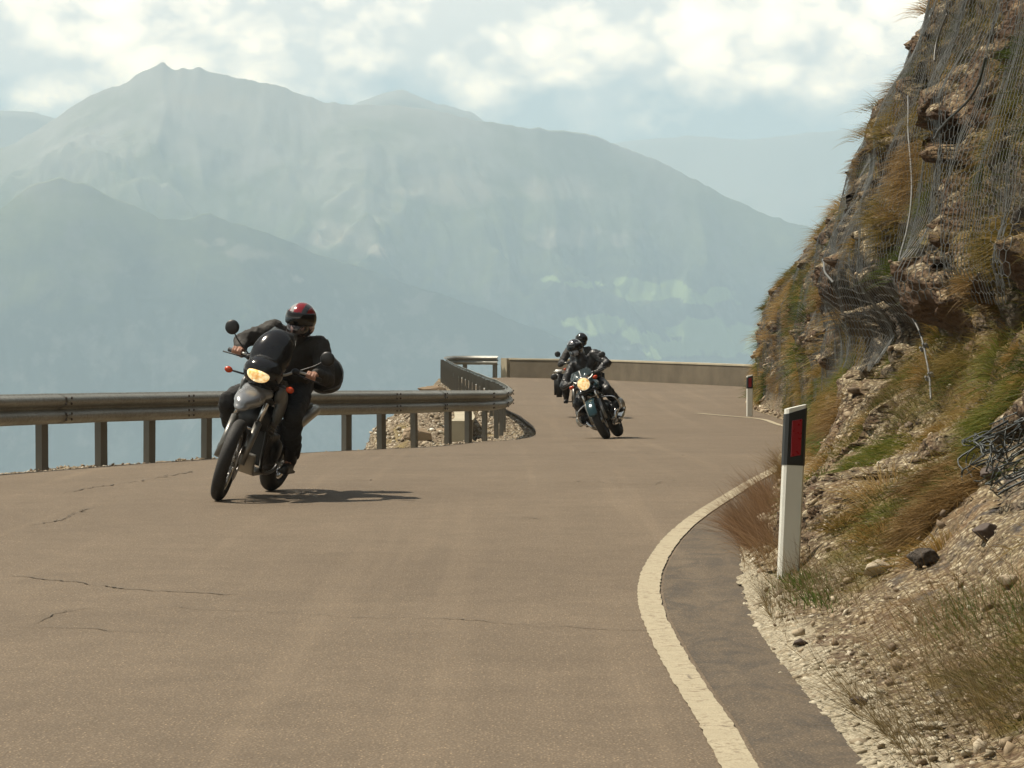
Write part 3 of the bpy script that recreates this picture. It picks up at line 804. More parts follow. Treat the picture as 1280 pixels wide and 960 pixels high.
# big folds
hgt = BZ - zg(BY); up = np.clip((hgt - .25) / 1.2, 0, 1)
big = fbm(BY / 3.2, BZ / 2.0, BX * 0, octaves=3, seed=201)
def cliff_off(Y, Z, X):
    return .20 * fbm(Y / 3.2, Z / 2.0, X * 0, octaves=3, seed=201)
CX = BX + up * (-.20 * big)
# strata: tilted beds that jut out, with a recess under each
tilt = BZ * 1.0 - BY * .06 + .55 * fbm(BY / 2.6, BZ / 2.2, octaves=4, seed=210)
bed = tilt * 1.9; bf = bed - np.floor(bed); bid = _hash(np.floor(bed).astype(np.int64), np.floor(BY / 2.4 + 2 * vnoise(bed * .0, BY * .1, seed=4)).astype(np.int64), np.zeros_like(bed).astype(np.int64), 5)
saw = (bf ** 1.6) * np.clip((1 - bf) * 9, 0, 1)
CX = CX - up * np.clip(hgt * 2.2 - .2, 0, 1) * ((.02 + .13 * bid) * saw - .10)
# blocks
ws = 1.25
wx_ = BX * ws + .35 * vnoise(BX * 3, BY * 3, BZ * 3, seed=41); wy_ = BY * ws * .75 + .35 * vnoise(BX * 3 + 9, BY * 3, BZ * 3, seed=42); wz_ = tilt * ws * 1.5
d1, d2, idd, qx, qy, qz = worley(wx_, wy_, wz_, seed=300)
nxr = _hash((idd * 9999).astype(np.int64), np.zeros_like(idd).astype(np.int64), np.zeros_like(idd).astype(np.int64), 8) - .5
nyr = _hash((idd * 9999).astype(np.int64), np.ones_like(idd).astype(np.int64), np.zeros_like(idd).astype(np.int64), 8) - .5
blk = (idd - .5) * .36 + (qy * nxr + qz * nyr) * .42 - .12 * np.clip(1 - (d2 - d1) * 7, 0, 1)
e1, e2, ide, rx_, ry_, rz_ = worley(BX * 5.5 + .3 * vnoise(BX * 9, BY * 9, BZ * 9, seed=51), BY * 4.2, tilt * 8.0, seed=320)
blk2 = (ide - .5) * .055 + (ry_ * (ide - .5)) * .10 - .03 * np.clip(1 - (e2 - e1) * 7, 0, 1)
fine = fbm(BX * 7, BY * 7, BZ * 7, octaves=4, seed=60, gain=.6)
low = np.clip(1 - up * 1.0, 0, 1)
rocky = np.clip(up * 1.2, 0, 1) * np.clip(hgt * 2.2 - .2, 0, 1)
# outcrop low down behind the marker post and grassy/scree parts in between
oc = np.exp(-(((BY - 15.9) / 1.7) ** 2 + ((hgt - .36) / .24) ** 2)) * (BY < 25)
rocky = np.clip(np.maximum(rocky, oc * 1.2), 0, 1)
grassm = fbm(BY / 1.6, BZ / 1.1, BX, octaves=4, seed=71) + .25 * fbm(BY * 1.3, BZ * 1.3, octaves=3, seed=72)
soft = np.clip((grassm - .08) / .12, 0, 1)                       # turf and scree cover here
rocky2 = rocky * (1 - .75 * soft)
CX = CX - .12 * oc - rocky2 * blk - (rocky2 * .9 + .1) * blk2 - .035 * fine * (.4 + rocky2)
CZ = BZ + .05 * fbm(BX * 2.2, BY * 2.2, octaves=4, seed=80) * np.clip(hgt * 5, 0, 1) * low + .018 * fine * np.clip(hgt * 12, 0, 1) + .10 * oc
CY = BY + rocky2 * .10 * (ide - .5) + rocky2 * .12 * fbm(BX * 1.8, BY * 1.8, BZ * 1.8 + 40, octaves=3, seed=90)
CV = np.stack([CX, CY, CZ], -1)
# normals from the grid
du = np.gradient(CV, axis=0); dv = np.gradient(CV, axis=1)
CN = np.cross(dv, du); CN /= np.linalg.norm(CN, axis=2)[..., None] + 1e-12
if CN[500, 50, 2] < 0: CN = -CN
debris = np.clip((CN[..., 2] - .42) / .25, 0, 1) * np.clip(1.25 - up * .35, 0, 1)
debris = np.clip(debris + .8 * low * (1 - oc), 0, 1)
pale = np.clip(1.12 - hgt / .07, 0, 1) * (BY < 20)
def cliff_mat():
    m, t, b = new_mat('cliff_rock')
    co = t.add('ShaderNodeNewGeometry').outputs['Position']
    A = lambda n: t.add('ShaderNodeAttribute', attribute_name=n).outputs['Fac']
    n1 = t.noise(co, 1.1, 6, .62, .4); n2 = t.noise(co, 6, 7, .65); n3 = t.noise(co, 34, 5, .65)
    bed = t.noise(t.add('ShaderNodeMapping', {'Vector': co, 'Scale': (.6, .5, 5)}).outputs[0], 1.6, 6, .6, .6)
    rock = t.ramp(n1, [(.30, (.036, .034, .032)), (.44, (.052, .042, .031)), (.56, (.080, .058, .034)), (.70, (.050, .046, .043))])
    rock = t.mix(t.mapr(bed, .45, .62), rock, (.125, .093, .054))
    rock = t.mix(t.mapr(bed, .42, .30), rock, (.042, .038, .037))
    rock = t.mix(t.math('MULTIPLY', t.mapr(n2, .52, .70), .45), rock, (.155, .122, .075))
    idc = A('blockid')
    rock = t.mix(t.mapr(idc, .72, .80), rock, t.mix(.5, rock, (.15, .075, .038)))
    rock = t.mix(t.mapr(idc, .25, .18), rock, t.mix(.5, rock, (.07, .068, .078)))
    # loose stone on the ledges
    vc = t.voronoi(co, 42, 'F1', 1); vd = t.voronoi(co, 42, 'F1', 0)
    g = t.add('ShaderNodeSeparateColor', {0: vc}).outputs[0]
    deb = t.ramp(g, [(0, (.15, .11, .06)), (.4, (.27, .21, .12)), (.75, (.40, .33, .205)), (1, (.64, .56, .40))])
    deb = t.mix(t.mapr(vd, .4, .75), deb, (.13, .09, .055))
    deb = t.mix(t.mapr(n1, .50, .62), deb, t.mix(.55, deb, (.22, .13, .06)))
    c = t.mix(t.math('MULTIPLY', A('debris'), t.mapr(n2, .32, .5)), rock, deb)
    turf = t.ramp(t.noise(co, 3.2, 5, .6), [(.35, (.085, .085, .02)), (.5, (.16, .12, .035)), (.65, (.22, .14, .055))])
    c = t.mix(t.math('MULTIPLY', A('turf'), t.mapr(n2, .40, .52)), c, turf)
    pl_ = t.mix(t.mapr(n3, .3, .7), (.38, .33, .23), (.56, .50, .37))
    pl_ = t.mix(t.mapr(t.math('ABSOLUTE', t.math('SUBTRACT', n3, .5)), .035, .0), pl_, (.22, .17, .11))
    pl_ = t.mix(t.mapr(n2, .52, .66), pl_, (.27, .21, .13))
    c = t.mix(t.mapr(t.math('ADD', A('pale'), t.math('MULTIPLY', t.math('SUBTRACT', n2, .5), 1.2)), .30, .45), c, pl_)
    t.l.new(c, b.inputs['Base Color']); b.inputs['Roughness'].default_value = .82; b.inputs['Specular IOR Level'].default_value = .3
    h = t.math('ADD', t.math('MULTIPLY', n2, 1.5), t.math('ADD', t.math('MULTIPLY', n3, .5), t.math('MULTIPLY', t.math('MULTIPLY', vd, -.5), A('debris'))))
    v1 = t.voronoi(t.add('ShaderNodeVectorMath', {0: co, 1: t.add('ShaderNodeVectorMath', {0: t.noise(co, 3, 4, out=1), 1: (.22, .22, .22)}, operation='MULTIPLY').outputs[0]}, operation='ADD').outputs[0], 5.5)
    v2 = t.voronoi(t.add('ShaderNodeMapping', {'Vector': co, 'Scale': (1, .8, 1.9)}).outputs[0], 17)
    fac_ = t.bump(t.math('MULTIPLY', t.math('ADD', v1, t.math('MULTIPLY', v2, .35)), t.math('SUBTRACT', 1.0, A('debris'))), 1.0, .13)
    t.l.new(t.bump(h, 1.0, .05, fac_), b.inputs['Normal'])
    return m
M_CLIFF = cliff_mat()
cl = mesh_obj('cliff', CV.reshape(-1, 3), grid_faces(len(ycl), NVC), M_CLIFF,
              attrs={'debris': debris, 'turf': np.clip(soft * np.clip(.35 + CN[..., 2], 0, 1), 0, 1) * (hgt > .1), 'pale': pale, 'blockid': idd})
if np.dot(np.array(cl.data.polygons[100].normal), CN[0, 100]) < 0: cl.data.flip_normals()
tag(cl, kind='structure')
# plateau behind the top of the slope
top = CV[:, -1]
tv = []
for k, (dx, dz) in enumerate([(-.05, -.05), (3, 1.2), (9, 3.5), (25, 12), (70, 45)]):
    q = top[::6].copy(); q[:, 0] += dx; q[:, 2] += dz; tv.append(q)
tv = np.stack(tv, 1)
tp = mesh_obj('upper_slope', tv.reshape(-1, 3), grid_faces(tv.shape[0], 5), M_CLIFF)
if tp.data.polygons[0].normal.z < 0: tp.data.flip_normals()
tag(tp, kind='structure')

_cpx, _cpy = px_of(CV)
_cmask = (CV[..., 1] > 5)
def S(px, py, w=4):
    """nearest point of the slope seen at a place in the photograph (point, normal)"""
    m = (np.abs(_cpx - px) < w) & (np.abs(_cpy - py) < w) & _cmask
    if not m.any():
        return S(px, py, w * 2) if w < 60 else (None, None)
    idx = np.argwhere(m); yv = CV[m][:, 1]; k = idx[np.argmin(yv)]
    return Vector(CV[k[0], k[1]]), Vector(CN[k[0], k[1]])

def cliff_at(y, z):
    """point of the slope at road distance y and height index of z above the road"""
    j = int(np.clip(np.searchsorted(ycl, y), 0, len(ycl) - 1)); h = CV[j, :, 2] - zg(y)
    k = int(np.argmin(np.abs(h - z))); return CV[j, k], CN[j, k]

# scattered stones on ledges and foot
rng = np.random.default_rng(9)
w = (np.clip(debris, 0, 1) * np.clip(CN[..., 2] - .5, 0, 1) * (CV[..., 1] > 6) * (CV[..., 1] < 70) * (hgt < 1.8) * (hgt > .03)) * np.abs(np.gradient(BY, axis=0)) ** .9
w *= (1 + 1.5 * (fbm(BY, BZ * 2, octaves=2, seed=99) > .1))
w = (w / w.sum()).ravel(); n = 10000
ix = rng.choice(len(w), n, p=w); pts = CV.reshape(-1, 3)[ix] + rng.normal(0, .02, (n, 3)) * [1, 1, .2]
sz = (.004 + .045 * rng.random(n) ** 8) * np.clip(pts[:, 1] / 18, .8, 2.2)
st = stone_cloud('loose_stones', pts, sz, stone_mat('ledge_stone', [(0, (.11, .08, .055)), (.3, (.22, .16, .10)), (.7, (.36, .28, .18)), (.92, (.50, .42, .30)), (1, (.66, .60, .48))]), 10)
tag(st, 'loose pale stones lying on the ledges and foot of the rock slope', 'stones', kind='stuff')
# crumbled concrete strip at the foot
n = 4200; yy = rng.uniform(6, 18.5, n) ** 1.0; tt_ = np.abs(rng.normal(.0, .15, n)) + .005 - .05 * (rng.random(n) < .06) * np.clip(1.25 - yy / 26, .3, 1)
pts = []
for a, b_ in zip(yy, tt_):
    p, _ = cliff_at(a, 0.0); z = .09 * max(b_, 0) / .35
    pts.append((toeX(a) + b_, a, zg(a) + z))
pts = np.array(pts); sz = .005 + .030 * rng.random(n) ** 4
st = stone_cloud('broken_concrete', pts, sz, stone_mat('broken_concrete', [(0, (.20, .155, .10)), (.4, (.33, .28, .19)), (1, (.55, .50, .38))]), 12, .35)
tag(st, 'crumbled pale concrete bits edging the road below the slope', 'rubble', kind='stuff')
RB = 'single stones on the slope'
for (px, py, s, lab) in [(1098, 716, .075, 'largest pale stone on the slope, beside the brown tuft'), (1262, 728, .05, 'round pale stone near the right edge of the slope'),
                         (1001, 803, .035, 'small dark brick shard lying left on the pale strip'), (1072, 884, .035, 'dark brick shard lying on the pale strip near the camera'),
                         (1235, 665, .07, 'dark angular stone under the scree, right of the tuft'), (1160, 700, .085, 'blue grey slab sticking out of the scree below the tuft'),
                         (1243, 593, .06, 'dark stone hanging below the heap of wire netting')]:
    p, nn = S(px, py)
    mt = M_STONE if 'pale stone' in lab else M_ROCKB
    if 'slab' in lab: mt = M_CLIFF
    if 'dark' in lab: mt = plain('dark_shard', (.07, .05, .04), .8, 0, .5, 20)
    o = boulder('stone', p + nn * s * .3, s, hash(lab) % 97 if False else int(px) % 97, mt, lab, RB, (1, .8, .6), 4)
# ------------------------------------------------------------------ marker posts
M_WHITE = plain('marker_white_plastic', (.66, .66, .60), .5, 0, .05, 6, .08)
M_BLACK = plain('marker_black_band', (.018, .020, .020), .5, 0, .05, 9)
M_REDREF = plain('red_reflector', (.27, .008, .016), .3, 0, .25, 60)
def marker_post(loc, h, w, d, rot, label, band=.27, tiltv=(0, 0)):
    root = tag(empty('marker_post', loc), label, 'marker post', 'roadside marker posts')
    root.rotation_euler = (tiltv[0], tiltv[1], rot)
    # three sided hollow section: broad rounded face (-Y), flat back; slanted top
    def tube(z0, z1a, z1b, grow, name, mat, par=root):
        out = []
        n = 10
        for k in range(n + 1):
            a = math.pi * k / n
            out.append((-math.cos(a) * (w / 2 + grow), -math.sin(a) ** .8 * (d * .55 + grow)))
        out = [(-w / 2 - grow, -d * .30), (-w * .40, -d * .5 - grow), (w * .40, -d * .5 - grow), (w / 2 + grow, -d * .30)]
        out += [(w / 2 + grow, d * .2 + grow), (w * .32, d * .45 + grow), (-w * .32, d * .45 + grow), (-w / 2 - grow, d * .2 + grow)]
        V = []; m = len(out)
        for (x, y) in out: V.append((x, y, z0))
        for (x, y) in out:
            f = (x + w / 2) / w; V.append((x, y, z1a * (1 - f) + z1b * f))
        F = [(i, (i + 1) % m, m + (i + 1) % m, m + i) for i in range(m)] + [tuple(range(m))[::-1], tuple(range(m, 2 * m))]
        return mesh_obj(name, V, F, mat, par, smooth=False)
    tube(-.3, h - .03, h, 0, 'post', M_WHITE)
    bd = tube(h - band - .045, h - .055, h - .018, .0025, 'black_band', M_BLACK)
    # top cap edge
    # reflector
    bm = bmesh.new(); bmesh.ops.create_cube(bm, size=1)
    for v in bm.verts: v.co = Vector((v.co.x * w * .50, v.co.y * .008 - d * .5 - .006, h - band / 2 - .04 + v.co.z * .185 + .012 * v.co.x))
    bmesh.ops.bevel(bm, geom=bm.edges[:], offset=.002, segments=1, affect='EDGES')
    me = bpy.data.meshes.new('reflector'); bm.to_mesh(me); bm.free(); me.materials.append(M_REDREF)
    o = bpy.data.objects.new('reflector', me); COL.objects.link(o); o.parent = bd
    return root
pA = G(984, 738)
marker_post((pA.x, pA.y, pA.z), .955, .108, .07, R(12), 'near white marker post with slanted black top and red reflector, foot of the slope', tiltv=(R(-2), R(3.2)))
pB = G(939, 508, .0)
marker_post(((937 - 640) / FPX * 59.5, 59.5, float(zg(59.5)) + .06), .80, .125, .10, R(5), 'far small marker post where the road disappears behind the rock', band=.24)

def clumps(name, ncl, nb, seed, mat, label):
    """many small domed clumps, too many to count, as one cover"""
    rg = np.random.default_rng(seed)
    w_ = (.25 + soft) * (hgt > .25) * (hgt < 7) * (CV[..., 1] > 11) * (CV[..., 1] < 74) * np.clip(CN[..., 2] + .30, 0, 1) * np.abs(np.gradient(BY, axis=0))
    w_ = (w_ / w_.sum()).ravel(); ic = rg.choice(len(w_), ncl, p=w_)
    c = CV.reshape(-1, 3)[ic]; nrm = CN.reshape(-1, 3)[ic]
    rad = rg.uniform(.05, .16, ncl) * np.clip(c[:, 1] / 30, .8, 1.6)
    k = np.repeat(np.arange(ncl), nb); n = len(k)
    a = rg.normal(size=(n, 3)); a -= (a * nrm[k]).sum(1)[:, None] * nrm[k]
    roots = c[k] + a * rad[k][:, None] * .6
    d = nrm[k] * .35 + np.array([-.25, -.12, .55]) + a * .35; d /= np.linalg.norm(d, axis=1)[:, None]
    dr = np.array([-.25, -.1, -.75])[None] * rg.uniform(.6, 1.2, (n, 1))
    hue = rg.beta(1.6, 1.6, ncl)[k]
    V, F4, F3, tn = blades(roots, d, dr, rad[k] * rg.uniform(1.0, 2.1, n), .0045 * np.maximum(1, c[k][:, 1] / 24), seed, nseg=3, tone=np.clip(hue + rg.normal(0, .16, n), 0, 1))
    return tag(mesh_mixed(name, V, F4, F3, mat, attrs={'tone': tn}), label, 'grass', kind='stuff')

# ------------------------------------------------------------------ grass
def grass_mat(name, stops, dark=.0):
    m, t, b = new_mat(name)
    tn = t.add('ShaderNodeAttribute', attribute_name='tone').outputs['Fac']
    c = t.ramp(tn, stops)
    t.l.new(c, b.inputs['Base Color']); b.inputs['Roughness'].default_value = .6; b.inputs['Specular IOR Level'].default_value = .25
    # thin blades let some light through
    tr = t.add('ShaderNodeBsdfTranslucent', {'Color': c})
    mx = t.add('ShaderNodeMixShader', {0: .35, 1: b.outputs[0], 2: tr.outputs[0]})
    t.l.new(mx.outputs[0], t.n['Material Output'].inputs['Surface'])
    return m
GM = dict(
    straw=grass_mat('straw_grass', [(0, (.07, .046, .018)), (.35, (.17, .105, .038)), (.75, (.30, .19, .075)), (1, (.46, .34, .17))]),
    ochre=grass_mat('ochre_grass', [(0, (.055, .05, .014)), (.35, (.14, .11, .028)), (.75, (.27, .19, .055)), (1, (.40, .30, .13))]),
    green=grass_mat('green_grass', [(0, (.05, .07, .012)), (.45, (.11, .135, .02)), (.8, (.22, .20, .04)), (1, (.38, .28, .10))]),
    pink=grass_mat('reddish_dry_grass', [(0, (.11, .062, .032)), (.5, (.26, .155, .085)), (1, (.45, .31, .19))]),
    brown=grass_mat('brown_stems', [(0, (.07, .055, .022)), (.4, (.17, .125, .055)), (.8, (.30, .23, .12)), (1, (.46, .38, .24))]),
    leaf=grass_mat('leafy_green', [(0, (.04, .07, .015)), (.6, (.10, .16, .03)), (1, (.17, .23, .06))]))

def blades(roots, dirs, droop, length, width, seed=0, nseg=4, tone=None, wig=.12):
    """roots (n,3); dirs (n,3) start direction; droop (n,3) vector added quadratically; returns verts, faces, tone"""
    rg = np.random.default_rng(seed); n = len(roots)
    L = np.asarray(length).reshape(-1, 1) * np.ones((n, 1)); W = np.asarray(width).reshape(-1, 1) * np.ones((n, 1))
    side = np.cross(dirs, rg.normal(size=(n, 3))); side /= np.linalg.norm(side, axis=1)[:, None] + 1e-9
    wv = rg.normal(size=(n, 3)) * wig
    V = np.zeros((n, nseg * 2 + 1, 3))
    for k in range(nseg + 1):
        f = k / nseg
        c = roots + dirs * L * f + (droop * f * f + wv * f * f) * L
        if k < nseg:
            ww = W * (1 - f * .75) * .5
            V[:, 2 * k] = c - side * ww; V[:, 2 * k + 1] = c + side * ww
        else: V[:, 2 * nseg] = c
    F = []
    for k in range(nseg - 1):
        F.append([2 * k, 2 * k + 1, 2 * k + 3, 2 * k + 2])
    F4 = np.array(F)[None] + (np.arange(n) * (2 * nseg + 1))[:, None, None]
    F3 = np.array([[2 * nseg - 2, 2 * nseg - 1, 2 * nseg]])[None] + (np.arange(n) * (2 * nseg + 1))[:, None, None]
    tn = rg.beta(2, 2, n) if tone is None else tone
    tn = np.repeat(tn, 2 * nseg + 1)
    return V.reshape(-1, 3), F4.reshape(-1, 4), F3.reshape(-1, 3), tn
def mesh_mixed(name, V, F4, F3, mat, parent=None, attrs=None):
    me = bpy.data.meshes.new(name)
    me.vertices.add(len(V)); me.vertices.foreach_set('co', np.asarray(V, dtype=np.float32).ravel())
    nl = F4.size + F3.size; me.loops.add(nl); me.loops.foreach_set('vertex_index', np.concatenate([F4.ravel(), F3.ravel()]).astype(np.int32))
    me.polygons.add(len(F4) + len(F3))
    me.polygons.foreach_set('loop_start', np.concatenate([np.arange(0, F4.size, 4), F4.size + np.arange(0, F3.size, 3)]).astype(np.int32))
    me.update(calc_edges=True); me.polygons.foreach_set('use_smooth', np.ones(len(me.polygons), dtype=bool))
    for k, a in (attrs or {}).items():
        at = me.attributes.new(k, 'FLOAT', 'POINT'); at.data.foreach_set('value', np.asarray(a, dtype=np.float32).ravel())
    me.materials.append(mat)
    o = bpy.data.objects.new(name, me); COL.objects.link(o)
    if parent is not None: o.parent = parent
    return o

def tuft(name, px, py, rx, rz, L, n, mat, label, cat, group=None, fall=(-.5, -.15, -.7), seed=None, width=.0046, up_=.55, upright=False):
    """a clump rooted on the slope round the point seen at (px, py); rx, rz = spread along and up the slope in metres"""
    c, nn = S(px, py)
    if c is None: return None
    seed = seed if seed is not None else int(px * 7 + py)
    rg = np.random.default_rng(seed)
    r = np.sqrt(rg.random(n)); a = rg.uniform(0, 2 * math.pi, n)
    dy = r * np.cos(a) * rx; dz = r * np.sin(a) * rz
    roots = []
    base_h = c.z - float(zg(c.y))
    for q in range(n):
        p, _ = cliff_at(c.y + dy[q], base_h + dz[q]); roots.append((p[0] + .01, c.y + dy[q], p[2]))
    roots = np.array(roots)
    mean_r = np.array(c)
    bad = np.linalg.norm(roots - mean_r, axis=1) > 2.2 * max(rx, rz) + .2
    roots[bad] = mean_r
    dirs = np.array([-.75, -.25, up_])[None] + rg.normal(size=(n, 3)) * (.34 if not upright else .30)
    if upright: dirs = np.array([-.18, -.05, 1.0])[None] + rg.normal(size=(n, 3)) * .30
    dirs /= np.linalg.norm(dirs, axis=1)[:, None]
    # the outermost blades lean outwards more, so the clump domes
    dirs[:, 2] += -.15 * (r - .5)
    droop = np.array(fall)[None] * rg.uniform(.5, 1.2, (n, 1))
    n_ = n; LL = L * (.60 if c.y < 24 else .42) * rg.uniform(.40, 1.1, n) * (1.15 - .45 * r); wd = width * rg.uniform(.7, 1.5, n) * max(1, c.y / 24)
    tone = np.clip(rg.beta(2.2, 2.2, n) + .12 * (dz / max(rz, .01)), 0, 1)
    V, F4, F3, tn = blades(roots - np.array(c), dirs, droop, LL, wd, seed, tone=tone)
    o = mesh_mixed(name, V, F4, F3, mat, attrs={'tone': tn}); o.location = c
    return tag(o, label, cat, group)
TG = 'big grass tufts on the rock slope'
TT = [
 (1165, 640, .22, .20, .34, 1700, 'straw', 'large reddish brown tuft bulging beside the outcrop, biggest on the lower slope'),
 (1185, 590, .20, .12, .26, 900, 'straw', 'brown grass crown just above the largest drooping tuft'),
 (1092, 570, .45, .14, .30, 900, 'green', 'yellow green tuft hanging over the outcrop behind the near marker post'),
 (1232, 532, .30, .13, .28, 1000, 'green', 'dark green tuft with ochre tips above the heap of wire netting'),
 (1262, 492, .25, .10, .20, 500, 'green', 'green grass mat at the right edge below the overhang'),
 (1185, 462, .30, .11, .24, 700, 'ochre', 'olive tuft at the right end of the dark overhang'),
 (1038, 520, .9, .18, .34, 900, 'straw', 'dark brown tuft right behind the top of the near marker post'),
 (1040, 468, 1.2, .35, .36, 1500, 'ochre', 'long ochre grass streak running down left of the dark overhang'),
 (1020, 548, .8, .10, .22, 500, 'leaf', 'bright green low clump right of the black band of the near post'),
 (1148, 228, 1.0, .28, .42, 1500, 'straw', 'tall golden brown tuft in the middle of the netted rock face'),
 (1190, 180, .9, .22, .30, 700, 'ochre', 'olive brown tuft under the upper net, right of the tall golden one'),
 (1112, 118, 1.6, .30, .42, 1200, 'straw', 'brown tuft leaning out from the upper skyline of the rock'),
 (1100, 160, 1.4, .22, .34, 700, 'ochre', 'olive tuft just below the skyline tuft'),
 (1075, 215, 1.4, .22, .30, 600, 'straw', 'small straw tuft on the skyline, halfway up'),
 (1085, 270, 1.0, .30, .34, 900, 'ochre', 'ochre grass patch left of the pale hanging cable'),
 (1230, 310, .5, .18, .26, 600, 'ochre', 'dull olive tuft under the light ledge at the right'),
 (1225, 375, .4, .14, .22, 600, 'straw', 'dry tuft on the stony ledge above the overhang'),
 (992, 338, 1.8, .30, .38, 900, 'ochre', 'mustard tuft crowning the lower skyline knob'),
 (982, 400, 1.6, .40, .40, 1100, 'straw', 'orange brown grass streak on the farthest knob'),
 (965, 440, 1.6, .30, .36, 800, 'straw', 'brown tuft low on the farthest knob above the far post'),
 (968, 480, 1.4, .25, .36, 700, 'straw', 'brown tuft beside the far marker post'),
 (1022, 375, 1.2, .22, .34, 700, 'straw', 'orange brown tuft between the two netted rock ribs'),
 (1000, 500, 1.0, .2, .34, 600, 'straw', 'straw tuft at road level beyond the near marker post'),
]
for k, (px, py, rx, rz, L, n, mk, lab) in enumerate(TT):
    tuft('grass_tuft', px, py, rx * (1 if py > 400 else .6), rz, L, int(n * 1.25), GM[mk], lab, 'grass tuft', TG)
# reddish dry grass around the foot of the near marker post (stands up from the verge)
def verge_grass(name, cx, cy, sx, sy, L, n, mat, label, seed, lean=(-.35, 0, 1), group=None, width=.0022, cat='dry grass', spread=.28):
    rg = np.random.default_rng(seed)
    x = cx + rg.normal(0, sx, n); y = cy + rg.normal(0, sy, n)
    x = np.maximum(x, toeX(y) + .02); z = zg(y) + .25 * np.clip(x - toeX(y), 0, .3)
    d = np.array(lean)[None] + rg.normal(size=(n, 3)) * spread; d /= np.linalg.norm(d, axis=1)[:, None]
    dr = np.array([-.25, -.1, -.25])[None] * rg.uniform(.3, 1.2, (n, 1))
    base = np.array([cx, cy, float(zg(cy))])
    V, F4, F3, tn = blades(np.column_stack([x, y, z]) - base, d, dr, L * rg.uniform(.4, 1.1, n), width * rg.uniform(.7, 1.4, n), seed)
    o = mesh_mixed(name, V, F4, F3, mat, attrs={'tone': tn}); o.location = base
    return tag(o, label, cat, group)
pV = G(955, 690)
VG = 'dry grass at the foot of the slope'
verge_grass('dry_grass', toeX(17.6) + .10, 17.6, .06, .9, .38, 2200, GM['pink'], 'reddish dry grass leaning over the asphalt left of the near marker post', 3, (-.5, 0, 1), VG)
verge_grass('dry_grass', toeX(20.5) + .10, 20.5, .08, 1.3, .36, 1800, GM['pink'], 'pinkish grass fringe farther back along the road edge behind the near post', 4, (-.4, 0, 1), VG)
verge_grass('dry_grass', toeX(15.2) + .26, 15.2, .08, .5, .24, 900, GM['straw'], 'straw coloured grass crowding right against the base of the near marker post', 5, (-.2, 0, 1), VG)
verge_grass('dry_grass', toeX(25) + .12, 25, .10, 2.2, .34, 1300, GM['straw'], 'straw fringe along the road edge where the white line goes out of sight', 6, (-.35, 0, 1), VG)
verge_grass('leafy_weed', toeX(14.0) + .35, 14.0, .08, .30, .13, 500, GM['leaf'], 'small bright green weed on the pale strip just below the near post', 7, (-.1, -.1, 1), None, .006, 'weed', .5).__setitem__('kind', 'stuff')
verge_grass('leafy_weed', toeX(13.0) + .40, 13.2, .08, .25, .10, 350, GM['leaf'], 'dull green weed right of the bright one at the foot of the slope', 8, (-.1, -.1, 1), None, .006, 'weed', .5).__setitem__('kind', 'stuff')
# big dry bush low at the right: long stems leaning left and up, from the slope
BGp = 'dry bushes on the lower slope'
def bush(px, py, rx, rz, L, n, mk, label, lean):
    c, nn = S(px, py); rg = np.random.default_rng(px)
    base_h = c.z - float(zg(c.y)); roots = []
    dy = rg.normal(0, rx, n); dz = rg.normal(0, rz, n)
    for q in range(n):
        p, _ = cliff_at(c.y + dy[q], max(base_h + dz[q], .03)); roots.append((p[0], c.y + dy[q], p[2]))
    d = np.array(lean)[None] + rg.normal(size=(n, 3)) * .28; d /= np.linalg.norm(d, axis=1)[:, None]
    dr = np.array([-.2, -.05, -.12])[None] * rg.uniform(-.3, 1.2, (n, 1))
    V, F4, F3, tn = blades(np.array(roots) - np.array(c), d, dr, L * rg.uniform(.3, 1.1, n), .0016 * rg.uniform(.6, 1.6, n), px, nseg=5, wig=.16)
    root = mesh_mixed('dry_bush', V, F4, F3, GM[mk], attrs={'tone': tn}); root.location = c
    tag(root, label, 'bush', BGp)
bush(1245, 905, .35, .06, .30, 800, 'brown', 'large brown twiggy bush in the bottom right corner', (-.55, -.1, .8))
bush(1205, 850, .45, .08, .32, 700, 'brown', 'brown stems fanning out left over the scree, above the corner bush', (-.6, -.1, .75))
bush(1190, 775, .5, .07, .22, 600, 'straw', 'thin straw bush in the middle of the lower scree', (-.5, -.1, .8))
bush(1240, 775, .25, .05, .15, 700, 'leaf', 'low green bush on the scree near the right edge', (-.3, -.1, .9))
bush(1020, 745, .5, .05, .20, 900, 'brown', 'brown tangle right of the foot of the near marker post', (-.3, -.1, .9))
bush(1140, 500, .8, .12, .22, 1100, 'brown', 'dead reddish brown twigs filling the hollow under the overhang', (-.5, -.2, .6))

# general thin cover of turf on the slope: nobody could count it
rng = np.random.default_rng(77)
wt = soft * (hgt > .12) * (hgt < 7) * (CV[..., 1] > 8) * (CV[..., 1] < 72) * np.clip(CN[..., 2] + .35, 0, 1) * np.abs(np.gradient(BY, axis=0))
wt = (wt / wt.sum()).ravel(); n = 110000
ix = rng.choice(len(wt), n, p=wt); pts = CV.reshape(-1, 3)[ix]
d = np.array([-.5, -.15, .65])[None] + rng.normal(size=(n, 3)) * .35; d /= np.linalg.norm(d, axis=1)[:, None]
dr = np.array([-.35, -.1, -.6])[None] * rng.uniform(.4, 1.2, (n, 1))
pt = np.clip(.5 + .9 * fbm(pts[:, 1] / 1.3, pts[:, 2] / .8, octaves=3, seed=15) + rng.normal(0, .15, n), 0, 1)
V, F4, F3, tn = blades(pts, d, dr, rng.uniform(.04, .15, n), .0042 * np.maximum(1, pts[:, 1] / 22), 5, nseg=3, tone=pt)
o = mesh_mixed('slope_grass', V, F4, F3, grass_mat('mixed_slope_grass', [(0, (.04, .055, .012)), (.3, (.10, .105, .022)), (.6, (.22, .165, .042)), (1, (.36, .25, .10))]), attrs={'tone': tn})
tag(o, 'thin mixed grass growing over the rock slope', 'grass', kind='stuff')
